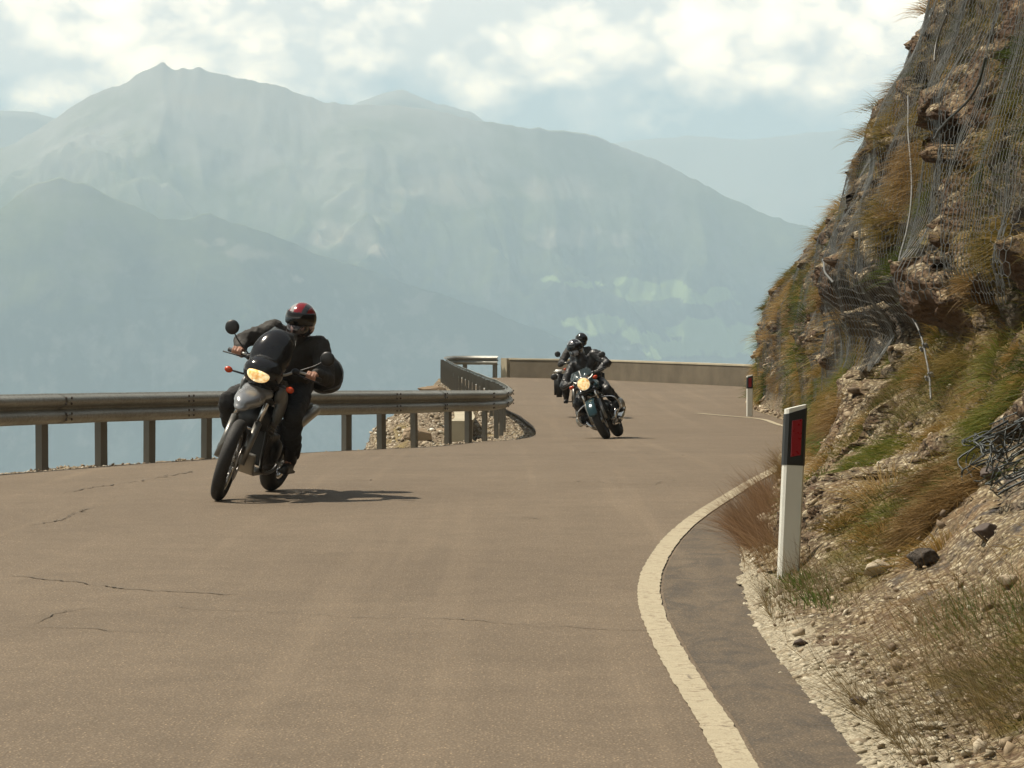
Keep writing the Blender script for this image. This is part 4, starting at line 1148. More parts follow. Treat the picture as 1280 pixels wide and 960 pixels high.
# ochre grass on the rocky shoulder behind the rail
n = 2500; x = rng.uniform(-3.8, -1.6, n); y = rng.uniform(47, 64, n)
ok = (in_poly(x, y, ground_poly) == False) & (fbm(x * 1.2, y * .5, octaves=3, seed=33) > .0); x, y = x[ok], y[ok]; n = len(x)
d = np.array([-.2, 0, 1])[None] + rng.normal(size=(n, 3)) * .4; d /= np.linalg.norm(d, axis=1)[:, None]
V, F4, F3, tn = blades(np.column_stack([x, y, ground_z(x, y)]), d, d * 0 + [[-.2, 0, -.4]], rng.uniform(.06, .18, n), .006, 6, nseg=3)
tag(mesh_mixed('shoulder_grass', V, F4, F3, GM['ochre'], attrs={'tone': tn}), 'ochre grass on the rocky shoulder behind the guard rail', 'grass', kind='stuff')

clumps('clump_grass', 280, 190, 91, grass_mat('golden_clump_grass', [(0, (.07, .075, .015)), (.25, (.17, .13, .03)), (.55, (.30, .19, .055)), (.8, (.36, .22, .08)), (1, (.46, .34, .16))]),
       'golden and olive grass clumps dotted all over the rock face')
clumps('moss_clumps', 160, 170, 92, grass_mat('green_clump_grass', [(0, (.035, .055, .01)), (.5, (.09, .12, .02)), (1, (.20, .20, .05))]),
       'green grass clumps dotted between the golden ones on the rock')
# ------------------------------------------------------------------ rockfall netting draped over the rock
M_WIRE = plain('galvanised_wire', (.13, .135, .13), .45, .4, 0, 20, .2)
M_CABLE = plain('steel_cable', (.15, .15, .145), .5, .3, 0, 30, .2)
M_DARKW = plain('dark_wire', (.055, .062, .062), .5, .4, 0, 30, .2)
def tube_path(pts, r, nside=5):
    pts = [Vector(p) for p in pts]; V = []; F = []
    for i, p in enumerate(pts):
        t_ = (pts[min(i + 1, len(pts) - 1)] - pts[max(i - 1, 0)]).normalized()
        a = t_.orthogonal().normalized() if i == 0 else (a - t_ * a.dot(t_)).normalized()
        b = t_.cross(a)
        rr_ = r[i] if hasattr(r, '__len__') else r
        for k in range(nside):
            q = 2 * math.pi * k / nside; V.append(tuple(p + a * math.cos(q) * rr_ + b * math.sin(q) * rr_))
    for i in range(len(pts) - 1):
        for k in range(nside):
            j = (k + 1) % nside; F.append((i * nside + k, i * nside + j, (i + 1) * nside + j, (i + 1) * nside + k))
    F.append(tuple(range(nside))[::-1]); F.append(tuple((len(pts) - 1) * nside + k for k in range(nside)))
    return V, F
# drape surface: the outermost envelope of the slope, smoothed
step_u, step_v = 3, 4
ju = np.where((ycl > 14) & (ycl < 70))[0][::step_u]
jv = np.where(True | (zi > 0))[0][::step_v]
SX = CV[np.ix_(ju, jv)]
Xs = SX[..., 0].copy()
# envelope: running minimum of X (outwards is -X) then blur
def runmin(a, k, ax):
    out = a.copy()
    for s in range(1, k + 1):
        f = np.roll(a, s, ax); g_ = np.roll(a, -s, ax)
        sl = [slice(None)] * 2; sl[ax] = slice(0, s); f[tuple(sl)] = a[tuple(sl)]
        sl[ax] = slice(-s, None); g_[tuple(sl)] = a[tuple(sl)]
        out = np.minimum(out, np.minimum(f, g_))
    return out
def blur(a, k, ax):
    ker = np.hanning(2 * k + 3)[1:-1]; ker /= ker.sum()
    return np.apply_along_axis(lambda q: np.convolve(np.pad(q, k, mode='edge'), ker, mode='valid'), ax, a)
base = BX[np.ix_(ju, jv)]
rel = Xs - base
env = rel.copy()
for k_ in (0, 1): env = runmin(env, 2, k_)
env = blur(blur(env, 5, 0), 5, 1)
mix_ = .62
rel2 = mix_ * env + (1 - mix_) * blur(blur(rel, 2, 0), 2, 1)
DX = base + rel2 - .045; DY = BY[np.ix_(ju, jv)]; DZ = blur(CV[np.ix_(ju, jv)][..., 2], 2, 1)
DS = np.stack([DX, DY, DZ], -1)
hN = DZ - zg(DY)
# arclength down each column at reference, and along
sv = np.concatenate([[0], np.cumsum(np.linalg.norm(np.diff(DS.mean(0), axis=0)[:, [0, 2]], axis=1))])
su = DY[:, 0]
def drape(a, b):
    """a = distance along the road, b = length up the slope; arrays"""
    iu = np.clip(np.searchsorted(su, a) - 1, 0, len(su) - 2); fu = np.clip((a - su[iu]) / (su[iu + 1] - su[iu]), 0, 1)[..., None]
    iv = np.clip(np.searchsorted(sv, b) - 1, 0, len(sv) - 2); fv = np.clip((b - sv[iv]) / (sv[iv + 1] - sv[iv]), 0, 1)[..., None]
    return DS[iu, iv] * (1 - fu) * (1 - fv) + DS[iu + 1, iv] * fu * (1 - fv) + DS[iu, iv + 1] * (1 - fu) * fv + DS[iu + 1, iv + 1] * fu * fv
CW, CH, TW = .10, .135, .052
def net_bottom(y):      # length up the slope where the net ends
    return np.interp(y, [14, 16, 18, 20, 24, 30, 38, 50, 70], [1.62, 1.60, 1.75, 1.55, 1.15, .95, .75, .45, .35]) + .07 * vnoise(np.asarray(y) * .9, np.zeros_like(y), seed=3)
A0, A1 = 14.2, 67.0; B1 = sv[-1] * .93
na = int((A1 - A0) / CW); nb = int(B1 / (CH * .5))
ia, ib = np.meshgrid(np.arange(na), np.arange(nb), indexing='ij')
a0 = A0 + (ia + .5 * (ib % 2)) * CW; b0 = ib * CH * .5
def warpab(a, b):
    # sagging folds: the mesh bunches here and stretches there
    aa = a + .15 * fbm(a / 1.3, b / 2.6, octaves=2, seed=401) + .025 * fbm(a / .35, b / .8, octaves=2, seed=402)
    bb = b + .16 * fbm(a / 1.5, b / 1.5, octaves=2, seed=403)
    return aa, bb
lo = (a0, b0); hi = (a0, b0 + TW)
a_, b_ = warpab(*lo); PL = drape(a_, b_); a_, b_ = warpab(*hi); PH = drape(a_, b_)
keep = (b0 > net_bottom(a0)) & (b0 < B1 - .2)
w_fold = .03 * fbm(a0 / .5, b0 / .9, octaves=2, seed=404)
PL[..., 0] += w_fold; PH[..., 0] += w_fold
segs = []
k = keep
segs.append((PL[k], PH[k]))
# upper diagonals to the row above (offset by half a cell)
up1 = k[:, :-1] & k[:, 1:]
ev = (ib[:, :-1] % 2 == 0)
# even rows join (i, j+1) and (i-1, j+1); odd rows join (i, j+1) and (i+1, j+1)
for par_, sh_ in ((0, 0), (0, -1), (1, 0), (1, 1)):
    m_ = up1 & ((ib[:, :-1] % 2) == par_)
    I, J = np.nonzero(m_); I2 = I + sh_; ok = (I2 >= 0) & (I2 < na); I, J, I2 = I[ok], J[ok], I2[ok]
    ok = k[I2, J + 1]; I, J, I2 = I[ok], J[ok], I2[ok]
    segs.append((PH[I, J], PL[I2, J + 1]))
def prisms(segs, rads):
    V = []; F = []; off = 0
    for (p, q), r in zip(segs, rads):
        d = q - p; d /= np.linalg.norm(d, axis=1)[:, None] + 1e-9
        a = np.cross(d, np.array([.3, .8, .2])); a /= np.linalg.norm(a, axis=1)[:, None] + 1e-9; b = np.cross(d, a)
        n = len(p)
        ring = np.zeros((n, 6, 3))
        r = np.asarray(r * np.clip(1.15 - (p[:, 1:2] - 18) / 60., .62, 1.1))
        for s_ in range(3):
            an = 2 * math.pi * s_ / 3; o_ = (a * math.cos(an) + b * math.sin(an)) * r
            ring[:, s_] = p + o_; ring[:, 3 + s_] = q + o_
        V.append(ring.reshape(-1, 3))
        f = np.array([[0, 1, 4, 3], [1, 2, 5, 4], [2, 0, 3, 5]])[None] + (np.arange(n) * 6)[:, None, None] + off
        F.append(f.reshape(-1, 4)); off += n * 6
    return np.concatenate(V), np.concatenate(F)
V, F = prisms(segs, [.0030] + [.0014] * 4)
net = mesh_obj('rockfall_net', V, F, M_WIRE)
tag(net, 'hexagonal steel wire netting hung over the rock face against falling stones', 'netting')
print('net faces', len(F))

_dpx, _dpy = px_of(DS)
def cable(name, pxs, r, mat, label, group, out=.10, nods=()):
    pts = []
    for i, (x, y) in enumerate(pxs):
        p, nn = S(x, y, 3)
        a_ = p.y; hh = p.z
        pts.append(Vector((p.x - out, p.y, p.z)))
    # keep depth smooth along the cable
    ys_ = np.array([p.y for p in pts]); k_ = np.arange(len(ys_)); co_ = np.polyfit(k_, ys_, min(2, len(ys_) - 1)); yf = np.polyval(co_, k_)
    # find each place on the drape, smooth there, and lay the cable on it
    ab = []
    for (x, y) in pxs:
        m_ = (np.abs(_dpx - x) < 22) & (np.abs(_dpy - y) < 22)
        if not m_.any(): continue
        ii_ = np.argwhere(m_); kk_ = ii_[np.argmin(DS[m_][:, 1])]; ab.append((su[kk_[0]], sv[kk_[1]]))
    if len(ab) < 2: print('CABLE SKIPPED', label); return None
    ab = np.array(ab); ts = np.linspace(0, 1, len(ab)); am = np.median(ab[:, 0]); ok_ = np.abs(ab[:, 0] - am) < 6
    dg_ = max(1, min(2, int(ok_.sum()) - 1))
    pa = np.polyfit(ts[ok_], ab[ok_, 0], dg_); pb = np.polyfit(ts[ok_], ab[ok_, 1], dg_); tt2 = np.linspace(0, 1, 60)
    q = drape(np.polyval(pa, tt2), np.polyval(pb, tt2)); q[:, 0] -= .03; q[:, 0] = np.convolve(np.pad(q[:, 0], 4, mode='edge'), np.ones(9) / 9, mode='valid')
    base = q[0].copy()
    V, F = tube_path(q - base, r, 6)
    o = mesh_obj(name, V, F, mat); o.location = base
    tag(o, label, 'cable', group)
    for (x, y) in nods:
        i = int(np.argmin([abs(px_of(np.array(w))[1] - y) for w in q]))
        bm = bmesh.new()
        for s_ in (-1, 1):
            r_ = bmesh.ops.create_cube(bm, size=1); bmesh.ops.scale(bm, vec=(.045, .02, .012), verts=r_['verts']); bmesh.ops.translate(bm, vec=(0, 0, s_ * .014), verts=r_['verts'])
        r_ = bmesh.ops.create_cone(bm, segments=8, radius1=.012, radius2=.012, depth=.06, cap_ends=True)
        me = bpy.data.meshes.new('clamp'); bm.to_mesh(me); bm.free(); me.materials.append(M_CABLE)
        c_ = bpy.data.objects.new('clamp', me); COL.objects.link(c_); c_.parent = o; c_.location = Vector(q[i] - base); c_.rotation_euler = (.4, .5, .3)
    return o
CG = 'cables holding the rockfall net'
cable('steel_cable', [(1134, 108), (1127, 140), (1119, 190), (1112, 240), (1107, 290), (1104, 330), (1109, 370), (1118, 402), (1131, 436), (1140, 460), (1145, 472)], .0065, M_CABLE,
      'pale steel cable hanging from the upper net down to the overhang, with two clamps', CG, nods=[(1131, 436), (1144, 470)])
cable('steel_cable', [(1222, 62), (1205, 92), (1185, 125), (1165, 158), (1149, 178)], .008, M_DARKW, 'dark slanting cable high on the net, right of the pale one', CG)
cable('steel_cable', [(1169, 0), (1162, 20), (1156, 42), (1153, 56)], .007, M_CABLE, 'short steel cable at the very top edge of the rock', CG)
cable('steel_cable', [(1012, 310), (1016, 330), (1021, 350), (1024, 362)], .010, M_CABLE, 'thin pale cable on the netted rib at the left of the rock', CG)

# heap of dark old netting lying at the right edge
c, nn = S(1262, 575)
rg = np.random.default_rng(44); VV = []; FF = []; off = 0
for s_ in range(46):
    p = np.array([rg.uniform(-.12, .26), rg.uniform(-.5, .5), rg.uniform(-.06, .10)]); d = rg.normal(size=3) * [.6, 1, .3]; d /= np.linalg.norm(d); pts = [p.copy()]
    for q in range(14):
        d = d + rg.normal(size=3) * [.5, .5, .3]; d /= np.linalg.norm(d); p = p + d * .045
        p[0] = np.clip(p[0], -.15, .3); p[2] = np.clip(p[2], -.08, .13) + .1 * (0); pts.append(p + np.array([0, 0, (p[0]) * .5]))
    v, f = tube_path(smooth_path(pts, .02), rg.uniform(.002, .006), 4)
    VV += v; FF += [tuple(i + off for i in w_) for w_ in f]; off += len(v)
o = mesh_obj('wire_netting_heap', VV, FF, M_DARKW); o.location = (c.x - .03, c.y, c.z + .04)
tag(o, 'tangled heap of dark old wire netting lying on the slope by the right edge', 'wire heap')
# ------------------------------------------------------------------ modelling tools for machines and people
def bake_voxel(bm, name, voxel, smooth=4, noise=0.0, nscale=8, mat=None, parent=None, seed=0, post=None):
    """unite the shapes of a bmesh into one continuous skin"""
    me = bpy.data.meshes.new(name + '_raw'); bm.to_mesh(me); bm.free()
    o = bpy.data.objects.new(name + '_raw', me); COL.objects.link(o)
    r = o.modifiers.new('r', 'REMESH'); r.mode = 'VOXEL'; r.voxel_size = voxel
    s = o.modifiers.new('s', 'SMOOTH'); s.iterations = smooth; s.factor = .6
    dg = bpy.context.evaluated_depsgraph_get(); dg.update()
    me2 = bpy.data.meshes.new_from_object(o.evaluated_get(dg)); me2.name = name
    bpy.data.objects.remove(o); bpy.data.meshes.remove(me)
    n = len(me2.vertices)
    co = np.zeros(n * 3, dtype=np.float32); me2.vertices.foreach_get('co', co); co = co.reshape(-1, 3).astype(float)
    if noise:
        nn = np.zeros(n * 3, dtype=np.float32); me2.vertex_normals.foreach_get('vector', nn); nn = nn.reshape(-1, 3)
        f = fbm(co[:, 0] * nscale + seed, co[:, 1] * nscale, co[:, 2] * nscale * .8, octaves=3, seed=seed + 500, ridged=True)
        co = co + nn * (noise * f)[:, None]
    if post is not None: co = post(co)
    me2.vertices.foreach_set('co', co.astype(np.float32).ravel()); me2.update()
    me2.polygons.foreach_set('use_smooth', np.ones(len(me2.polygons), dtype=bool))
    me2.materials.clear()
    if mat: me2.materials.append(mat)
    o = bpy.data.objects.new(name, me2); COL.objects.link(o)
    if parent is not None: o.parent = parent
    return o
def add_ell(bm, c, r, rot=(0, 0, 0), seg=20):
    g_ = bmesh.ops.create_uvsphere(bm, u_segments=seg, v_segments=max(8, seg // 2 + 2), radius=1)
    M = Matrix.Translation(Vector(c)) @ Euler(rot).to_matrix().to_4x4() @ Matrix.Diagonal((*r, 1))
    bmesh.ops.transform(bm, matrix=M, verts=g_['verts'])
def add_cap(bm, a, b, ra, rb, seg=14):
    """tapered limb with rounded ends"""
    a, b = Vector(a), Vector(b); d = b - a; L = d.length
    q = d.to_track_quat('Z', 'Y').to_matrix().to_4x4()
    g_ = bmesh.ops.create_cone(bm, segments=seg, radius1=ra, radius2=rb, depth=L, cap_ends=True)
    bmesh.ops.transform(bm, matrix=Matrix.Translation((a + b) / 2) @ q, verts=g_['verts'])
    add_ell(bm, a, (ra,) * 3, seg=seg); add_ell(bm, b, (rb,) * 3, seg=seg)
def add_box(bm, c, s, rot=(0, 0, 0), taper=1.0):
    g_ = bmesh.ops.create_cube(bm, size=1)
    for v in g_['verts']:
        if v.co.z > 0: v.co.x *= taper; v.co.y *= taper
    bmesh.ops.transform(bm, matrix=Matrix.Translation(Vector(c)) @ Euler(rot).to_matrix().to_4x4() @ Matrix.Diagonal((*s, 1)), verts=g_['verts'])
def bm_obj(bm, name, mat, parent, smooth=True, bevel=0):
    if bevel: bmesh.ops.bevel(bm, geom=bm.edges[:], offset=bevel, segments=2, affect='EDGES', clamp_overlap=True)
    me = bpy.data.meshes.new(name); bm.to_mesh(me); bm.free()
    me.materials.append(mat)
    if smooth: me.polygons.foreach_set('use_smooth', np.ones(len(me.polygons), dtype=bool))
    o = bpy.data.objects.new(name, me); COL.objects.link(o)
    if parent is not None: o.parent = parent
    return o
def tube_obj(name, pts, r, mat, parent, step=.03, ns=8):
    p = smooth_path(pts, step) if len(pts) > 2 else np.array(pts, float)
    V, F = tube_path(p, r, ns); return mesh_obj(name, V, F, mat, parent)
def ring(name, c, prof, mat, parent, seg=48, closed=True):
    """lathe a profile of (radius, width offset) round the wheel axle (local Y)"""
    k = len(prof); V = []; F = []
    for i in range(seg):
        a = 2 * math.pi * i / seg
        for r, y in prof: V.append((c[0] + r * math.cos(a), c[1] + y, c[2] + r * math.sin(a)))
    for i in range(seg):
        j = (i + 1) % seg
        for q in range(k if closed else k - 1):
            w = (q + 1) % k; F.append((i * k + q, i * k + w, j * k + w, j * k + q))
    o = mesh_obj(name, V, F, mat, parent)
    bm = bmesh.new(); bm.from_mesh(o.data); bmesh.ops.recalc_face_normals(bm, faces=bm.faces); bm.to_mesh(o.data); bm.free()
    return o

MB_ = dict(
    rubber=plain('tyre_rubber', (.022, .021, .020), .75, 0, .3, 60),
    black=plain('black_plastic', (.018, .018, .018), .42, 0, .05, 50),
    gloss=plain('gloss_black_paint', (.014, .014, .015), .12, 0, 0, 5),
    silver=plain('silver_paint', (.27, .28, .29), .25, .45, .02, 9),
    chrome=plain('chrome', (.62, .62, .62), .16, 1.0, 0, 9),
    alu=plain('brushed_aluminium', (.42, .41, .38), .38, .9, .1, 40),
    engine=plain('engine_casting', (.055, .055, .055), .5, .5, .3, 30),
    grey=plain('grey_body_panel', (.12, .125, .125), .4, .1, .02, 10),
    orange=plain('orange_indicator', (.50, .055, .010), .2, 0, 0, 5),
    green=plain('dark_teal_paint', (.018, .045, .052), .16, .2, 0, 7),
    seat=plain('seat_vinyl', (.02, .02, .02), .65, 0, .3, 60),
    disc=plain('brake_disc_steel', (.35, .34, .33), .3, .95, 0, 30),
    gold=plain('fork_grey', (.20, .195, .18), .35, .7, 0, 20),
    skin=plain('skin', (.42, .22, .15), .55, 0, .1, 50, .1),
    jacket=plain('black_textile_jacket', (.034, .031, .027), .8, 0, .6, 60, .3),
    leather=plain('black_leather', (.019, .018, .018), .42, 0, .3, 45),
    trouser=plain('black_trousers', (.018, .018, .018), .85, 0, .6, 60, .3),
    boot=plain('boot_leather', (.016, .015, .014), .45, 0, .3, 40),
    glove=plain('glove_grey_black', (.045, .045, .047), .6, 0, .4, 60, .6),
    visor=plain('dark_visor', (.012, .011, .011), .06, 0, 0, 4),
    white=plain('white_enamel', (.72, .72, .70), .3, 0, 0, 4),
    bag=plain('black_bag_nylon', (.017, .018, .018), .62, 0, .5, 30),
)
def lamp_mat(name, strength):
    m, t, b = new_mat(name)
    co = t.add('ShaderNodeTexCoord').outputs['Object']
    n = t.noise(co, 26, 3, .6); v = t.voronoi(co, 30)
    c = t.mix(t.mapr(n, .35, .65), (1.0, .50, .13), (1.0, .80, .42))
    c = t.mix(t.mapr(v, .25, .6), (1.0, .86, .50), c)
    t.l.new(c, b.inputs['Emission Color']); t.l.new(t.mapr(n, .3, .7, strength * .45, strength * 1.2), b.inputs['Emission Strength'])
    t.l.new(c, b.inputs['Base Color']); b.inputs['Roughness'].default_value = .08
    return m
M_LAMP = lamp_mat('lit_headlamp', .47)
def glass_mat():
    m, t, b = new_mat('tinted_screen')
    b.inputs['Base Color'].default_value = (.06, .085, .09, 1); b.inputs['Roughness'].default_value = .05
    b.inputs['Alpha'].default_value = .35; b.inputs['IOR'].default_value = 1.5
    return m
M_SCREEN = glass_mat()
M_SMOKE = plain('smoked_screen', (.045, .045, .045), .14, 0, 0, 6)
M_SMOKE.node_tree.nodes['Principled BSDF'].inputs['Alpha'].default_value = .85

# ------------------------------------------------------------------ motorcycle (local: +X forward, +Y rider's left, Z up)
def wheel(root, x, R_, tw, name, spoked, disc_side=(1,), steer=None):
    w = empty(name, (x, 0, R_)); w.parent = root
    if steer: w.rotation_euler = steer
    rt = tw / 2
    prof = []
    for k in range(14):
        a = -R(115) + R(230) * k / 13
        prof.append((R_ - rt * 1.0 + rt * math.cos(a), rt * math.sin(a)))
    ring('tyre', (0, 0, 0), prof, MB_['rubber'], w, 56)
    ri = R_ - tw * .95
    ring('rim', (0, 0, 0), [(ri + .012, -rt * .72), (ri + .02, -rt * .62), (ri + .004, 0), (ri + .02, rt * .62), (ri + .012, rt * .72), (ri - .012, rt * .5), (ri - .016, 0), (ri - .012, -rt * .5)],
         MB_['chrome' if spoked else 'engine'], w, 56)
    bm = bmesh.new()
    g_ = bmesh.ops.create_cone(bm, segments=20, radius1=.045, radius2=.045, depth=.13, cap_ends=True); bmesh.ops.rotate(bm, matrix=Matrix.Rotation(R(90), 3, 'X'), verts=g_['verts'])
    hub = bm_obj(bm, 'hub', MB_['alu'], w, bevel=.006)
    VV, FF, off = [], [], 0
    if spoked:
        for k in range(32):
            a = 2 * math.pi * k / 32; sd = 1 if k % 2 else -1; a2 = a + (.35 if (k // 2) % 2 else -.35)
            v, f = tube_path([(.042 * math.cos(a2), sd * .05, .042 * math.sin(a2)), (ri * math.cos(a), sd * .008, ri * math.sin(a))], .0028, 4)
            VV += v; FF += [tuple(i + off for i in q) for q in f]; off += len(v)
        sp = mesh_obj('spokes', VV, FF, MB_['chrome'], w); sp['kind'] = 'stuff'
    else:
        bm = bmesh.new()
        for k in range(5):
            a = 2 * math.pi * k / 5 + .3
            add_box(bm, (math.cos(a) * ri * .52, 0, math.sin(a) * ri * .52), (ri * .98, .032, .042), (0, -a, 0))
        bm_obj(bm, 'cast_spokes', MB_['engine'], w, bevel=.004)
    for sd in disc_side:
        ring('brake_disc', (0, 0, 0), [(.075, sd * .075), (.145, sd * .075), (.145, sd * .080), (.075, sd * .080)], MB_['disc'], w, 40)
        bm = bmesh.new(); add_box(bm, (-.10, sd * .085, .10), (.07, .05, .11), (0, R(-40), 0)); bm_obj(bm, 'brake_caliper', MB_['engine'], w, bevel=.008)
    return w

def set_pose(o, X, Y, yaw, lean, rt=.055):
    z = float(zg(Y)) + rt * (1 - math.cos(lean))
    o.matrix_world = Matrix.Translation((X, Y, z)) @ Matrix.Rotation(yaw, 4, 'Z') @ Matrix.Rotation(lean, 4, 'X')

def mirror(root, base, tip, rad, shape, mat_face=None):
    st = tube_obj('mirror', [base, ((base[0] + tip[0]) / 2 + .01, (base[1] * .4 + tip[1] * .6), (base[2] + tip[2]) / 2), tip], .006, MB_['black'], root, .02, 6)
    bm = bmesh.new(); add_ell(bm, (tip[0], tip[1], tip[2]), (.022, rad, rad * shape), (0, 0, 0), 20)
    hd = bm_obj(bm, 'mirror_head', MB_['black'], st)
    bm = bmesh.new(); g_ = bmesh.ops.create_cone(bm, segments=24, radius1=1, radius2=1, depth=.003, cap_ends=True)
    bmesh.ops.transform(bm, matrix=Matrix.Translation((tip[0] - .021, tip[1], tip[2])) @ Matrix.Rotation(R(90), 4, 'Y') @ Matrix.Diagonal((rad * shape * .9, rad * .9, 1, 1)), verts=g_['verts'])
    bm_obj(bm, 'mirror_glass', MB_['chrome'], hd, smooth=False)
def indicator(root, c, stalk, s=1.0):
    st = tube_obj('indicator', [stalk, c], .008, MB_['black'], root, .05, 6)
    bm = bmesh.new(); add_ell(bm, c, (.024 * s, .034 * s, .026 * s)); bm_obj(bm, 'indicator_lens', MB_['orange'], st)
def handlebar(root, x, z, half, rise=.05, guards=False):
    b = tube_obj('handlebar', [(x - .12, -half, z), (x - .06, -half * .55, z + .01), (x + .02, -.11, z - rise), (x + .02, .11, z - rise), (x - .06, half * .55, z + .01), (x - .12, half, z)], .012, MB_['alu'], root, .03, 8)
    for s_ in (-1, 1):
        tube_obj('grip', [(x - .085, s_ * (half - .15), z + .006), (x - .12, s_ * (half + .015), z)], .018, MB_['black'], b)
        tube_obj('lever', [(x - .02, s_ * (half - .18), z - .005), (x + .00, s_ * (half - .1), z - .01), (x - .03, s_ * (half + .03), z - .02)], .006, MB_['black'], b, .02, 6)
        bm = bmesh.new(); add_ell(bm, (x - .05, s_ * (half - .19), z + .005), (.04, .035, .03)); bm_obj(bm, 'switch_cluster', MB_['black'], b)
    return b
def engine_block(root, boxer=False):
    bm = bmesh.new()
    add_box(bm, (.02, 0, .42), (.34, .22, .26)); add_box(bm, (.08, 0, .60), (.20, .17, .16), (0, R(-12), 0)); add_ell(bm, (-.10, .12, .40), (.11, .04, .11)); add_ell(bm, (.0, -.12, .40), (.10, .04, .10))
    e = bake_voxel(bm, 'engine', .012, 2, .003, 25, MB_['engine'], root)
    bm = bmesh.new()
    for k in range(6): add_box(bm, (.08, 0, .54 + .028 * k), (.23, .20, .006), (0, R(-12), 0))
    bm_obj(bm, 'cooling_fins', MB_['engine'], e, smooth=False)
    return e
def frame_tubes(root, z_head=.90):
    VV, FF, off = [], [], 0
    for s_ in (-1, 1):
        for pts, r in (([(.44, s_ * .03, z_head), (.36, s_ * .12, .62), (.22, s_ * .13, .28), (-.20, s_ * .13, .26), (-.26, s_ * .14, .50)], .016),
                       ([(.40, s_ * .03, z_head + .03), (.05, s_ * .13, .78), (-.28, s_ * .13, .70), (-.78, s_ * .12, .80)], .015),
                       ([(-.26, s_ * .13, .42), (-.50, s_ * .13, .50), (-.70, s_ * .13, .74)], .012)):
            v, f = tube_path(smooth_path(pts, .04), r, 7); VV += v; FF += [tuple(i + off for i in q) for q in f]; off += len(v)
    return mesh_obj('frame', VV, FF, MB_['black'], root)
def swing_arm(root, R_):
    VV, FF, off = [], [], 0
    for s_ in (-1, 1):
        v, f = tube_path([(-.22, s_ * .10, .38), (-.74, s_ * .11, R_)], .026, 8); VV += v; FF += [tuple(i + off for i in q) for q in f]; off += len(v)
    v, f = tube_path([(-.34, -.11, .37), (-.34, .11, .37)], .02, 8); VV += v; FF += [tuple(i + off for i in q) for q in f]
    return mesh_obj('swing_arm', VV, FF, MB_['alu'], root)
def forks(root, xa, za, xt, zt, half, gait=True):
    for s_ in (-1, 1):
        a, b_ = Vector((xa, s_ * half, za)), Vector((xt, s_ * half, zt)); m_ = a.lerp(b_, .52)
        f = tube_obj('fork_leg', [a, m_], .031, MB_['gold'], root, ns=12)
        tube_obj('fork_tube', [m_, b_], .021, MB_['chrome'], f, ns=12)
    for f_ in (.80, .98):
        c = Vector((xa, 0, za)).lerp(Vector((xt, 0, zt)), f_)
        bm = bmesh.new(); add_box(bm, c, (.07, half * 2 + .09, .04), (0, R(-25), 0)); bm_obj(bm, 'fork_clamp', MB_['black'], root, bevel=.008)
def plate(root, x, z): pass

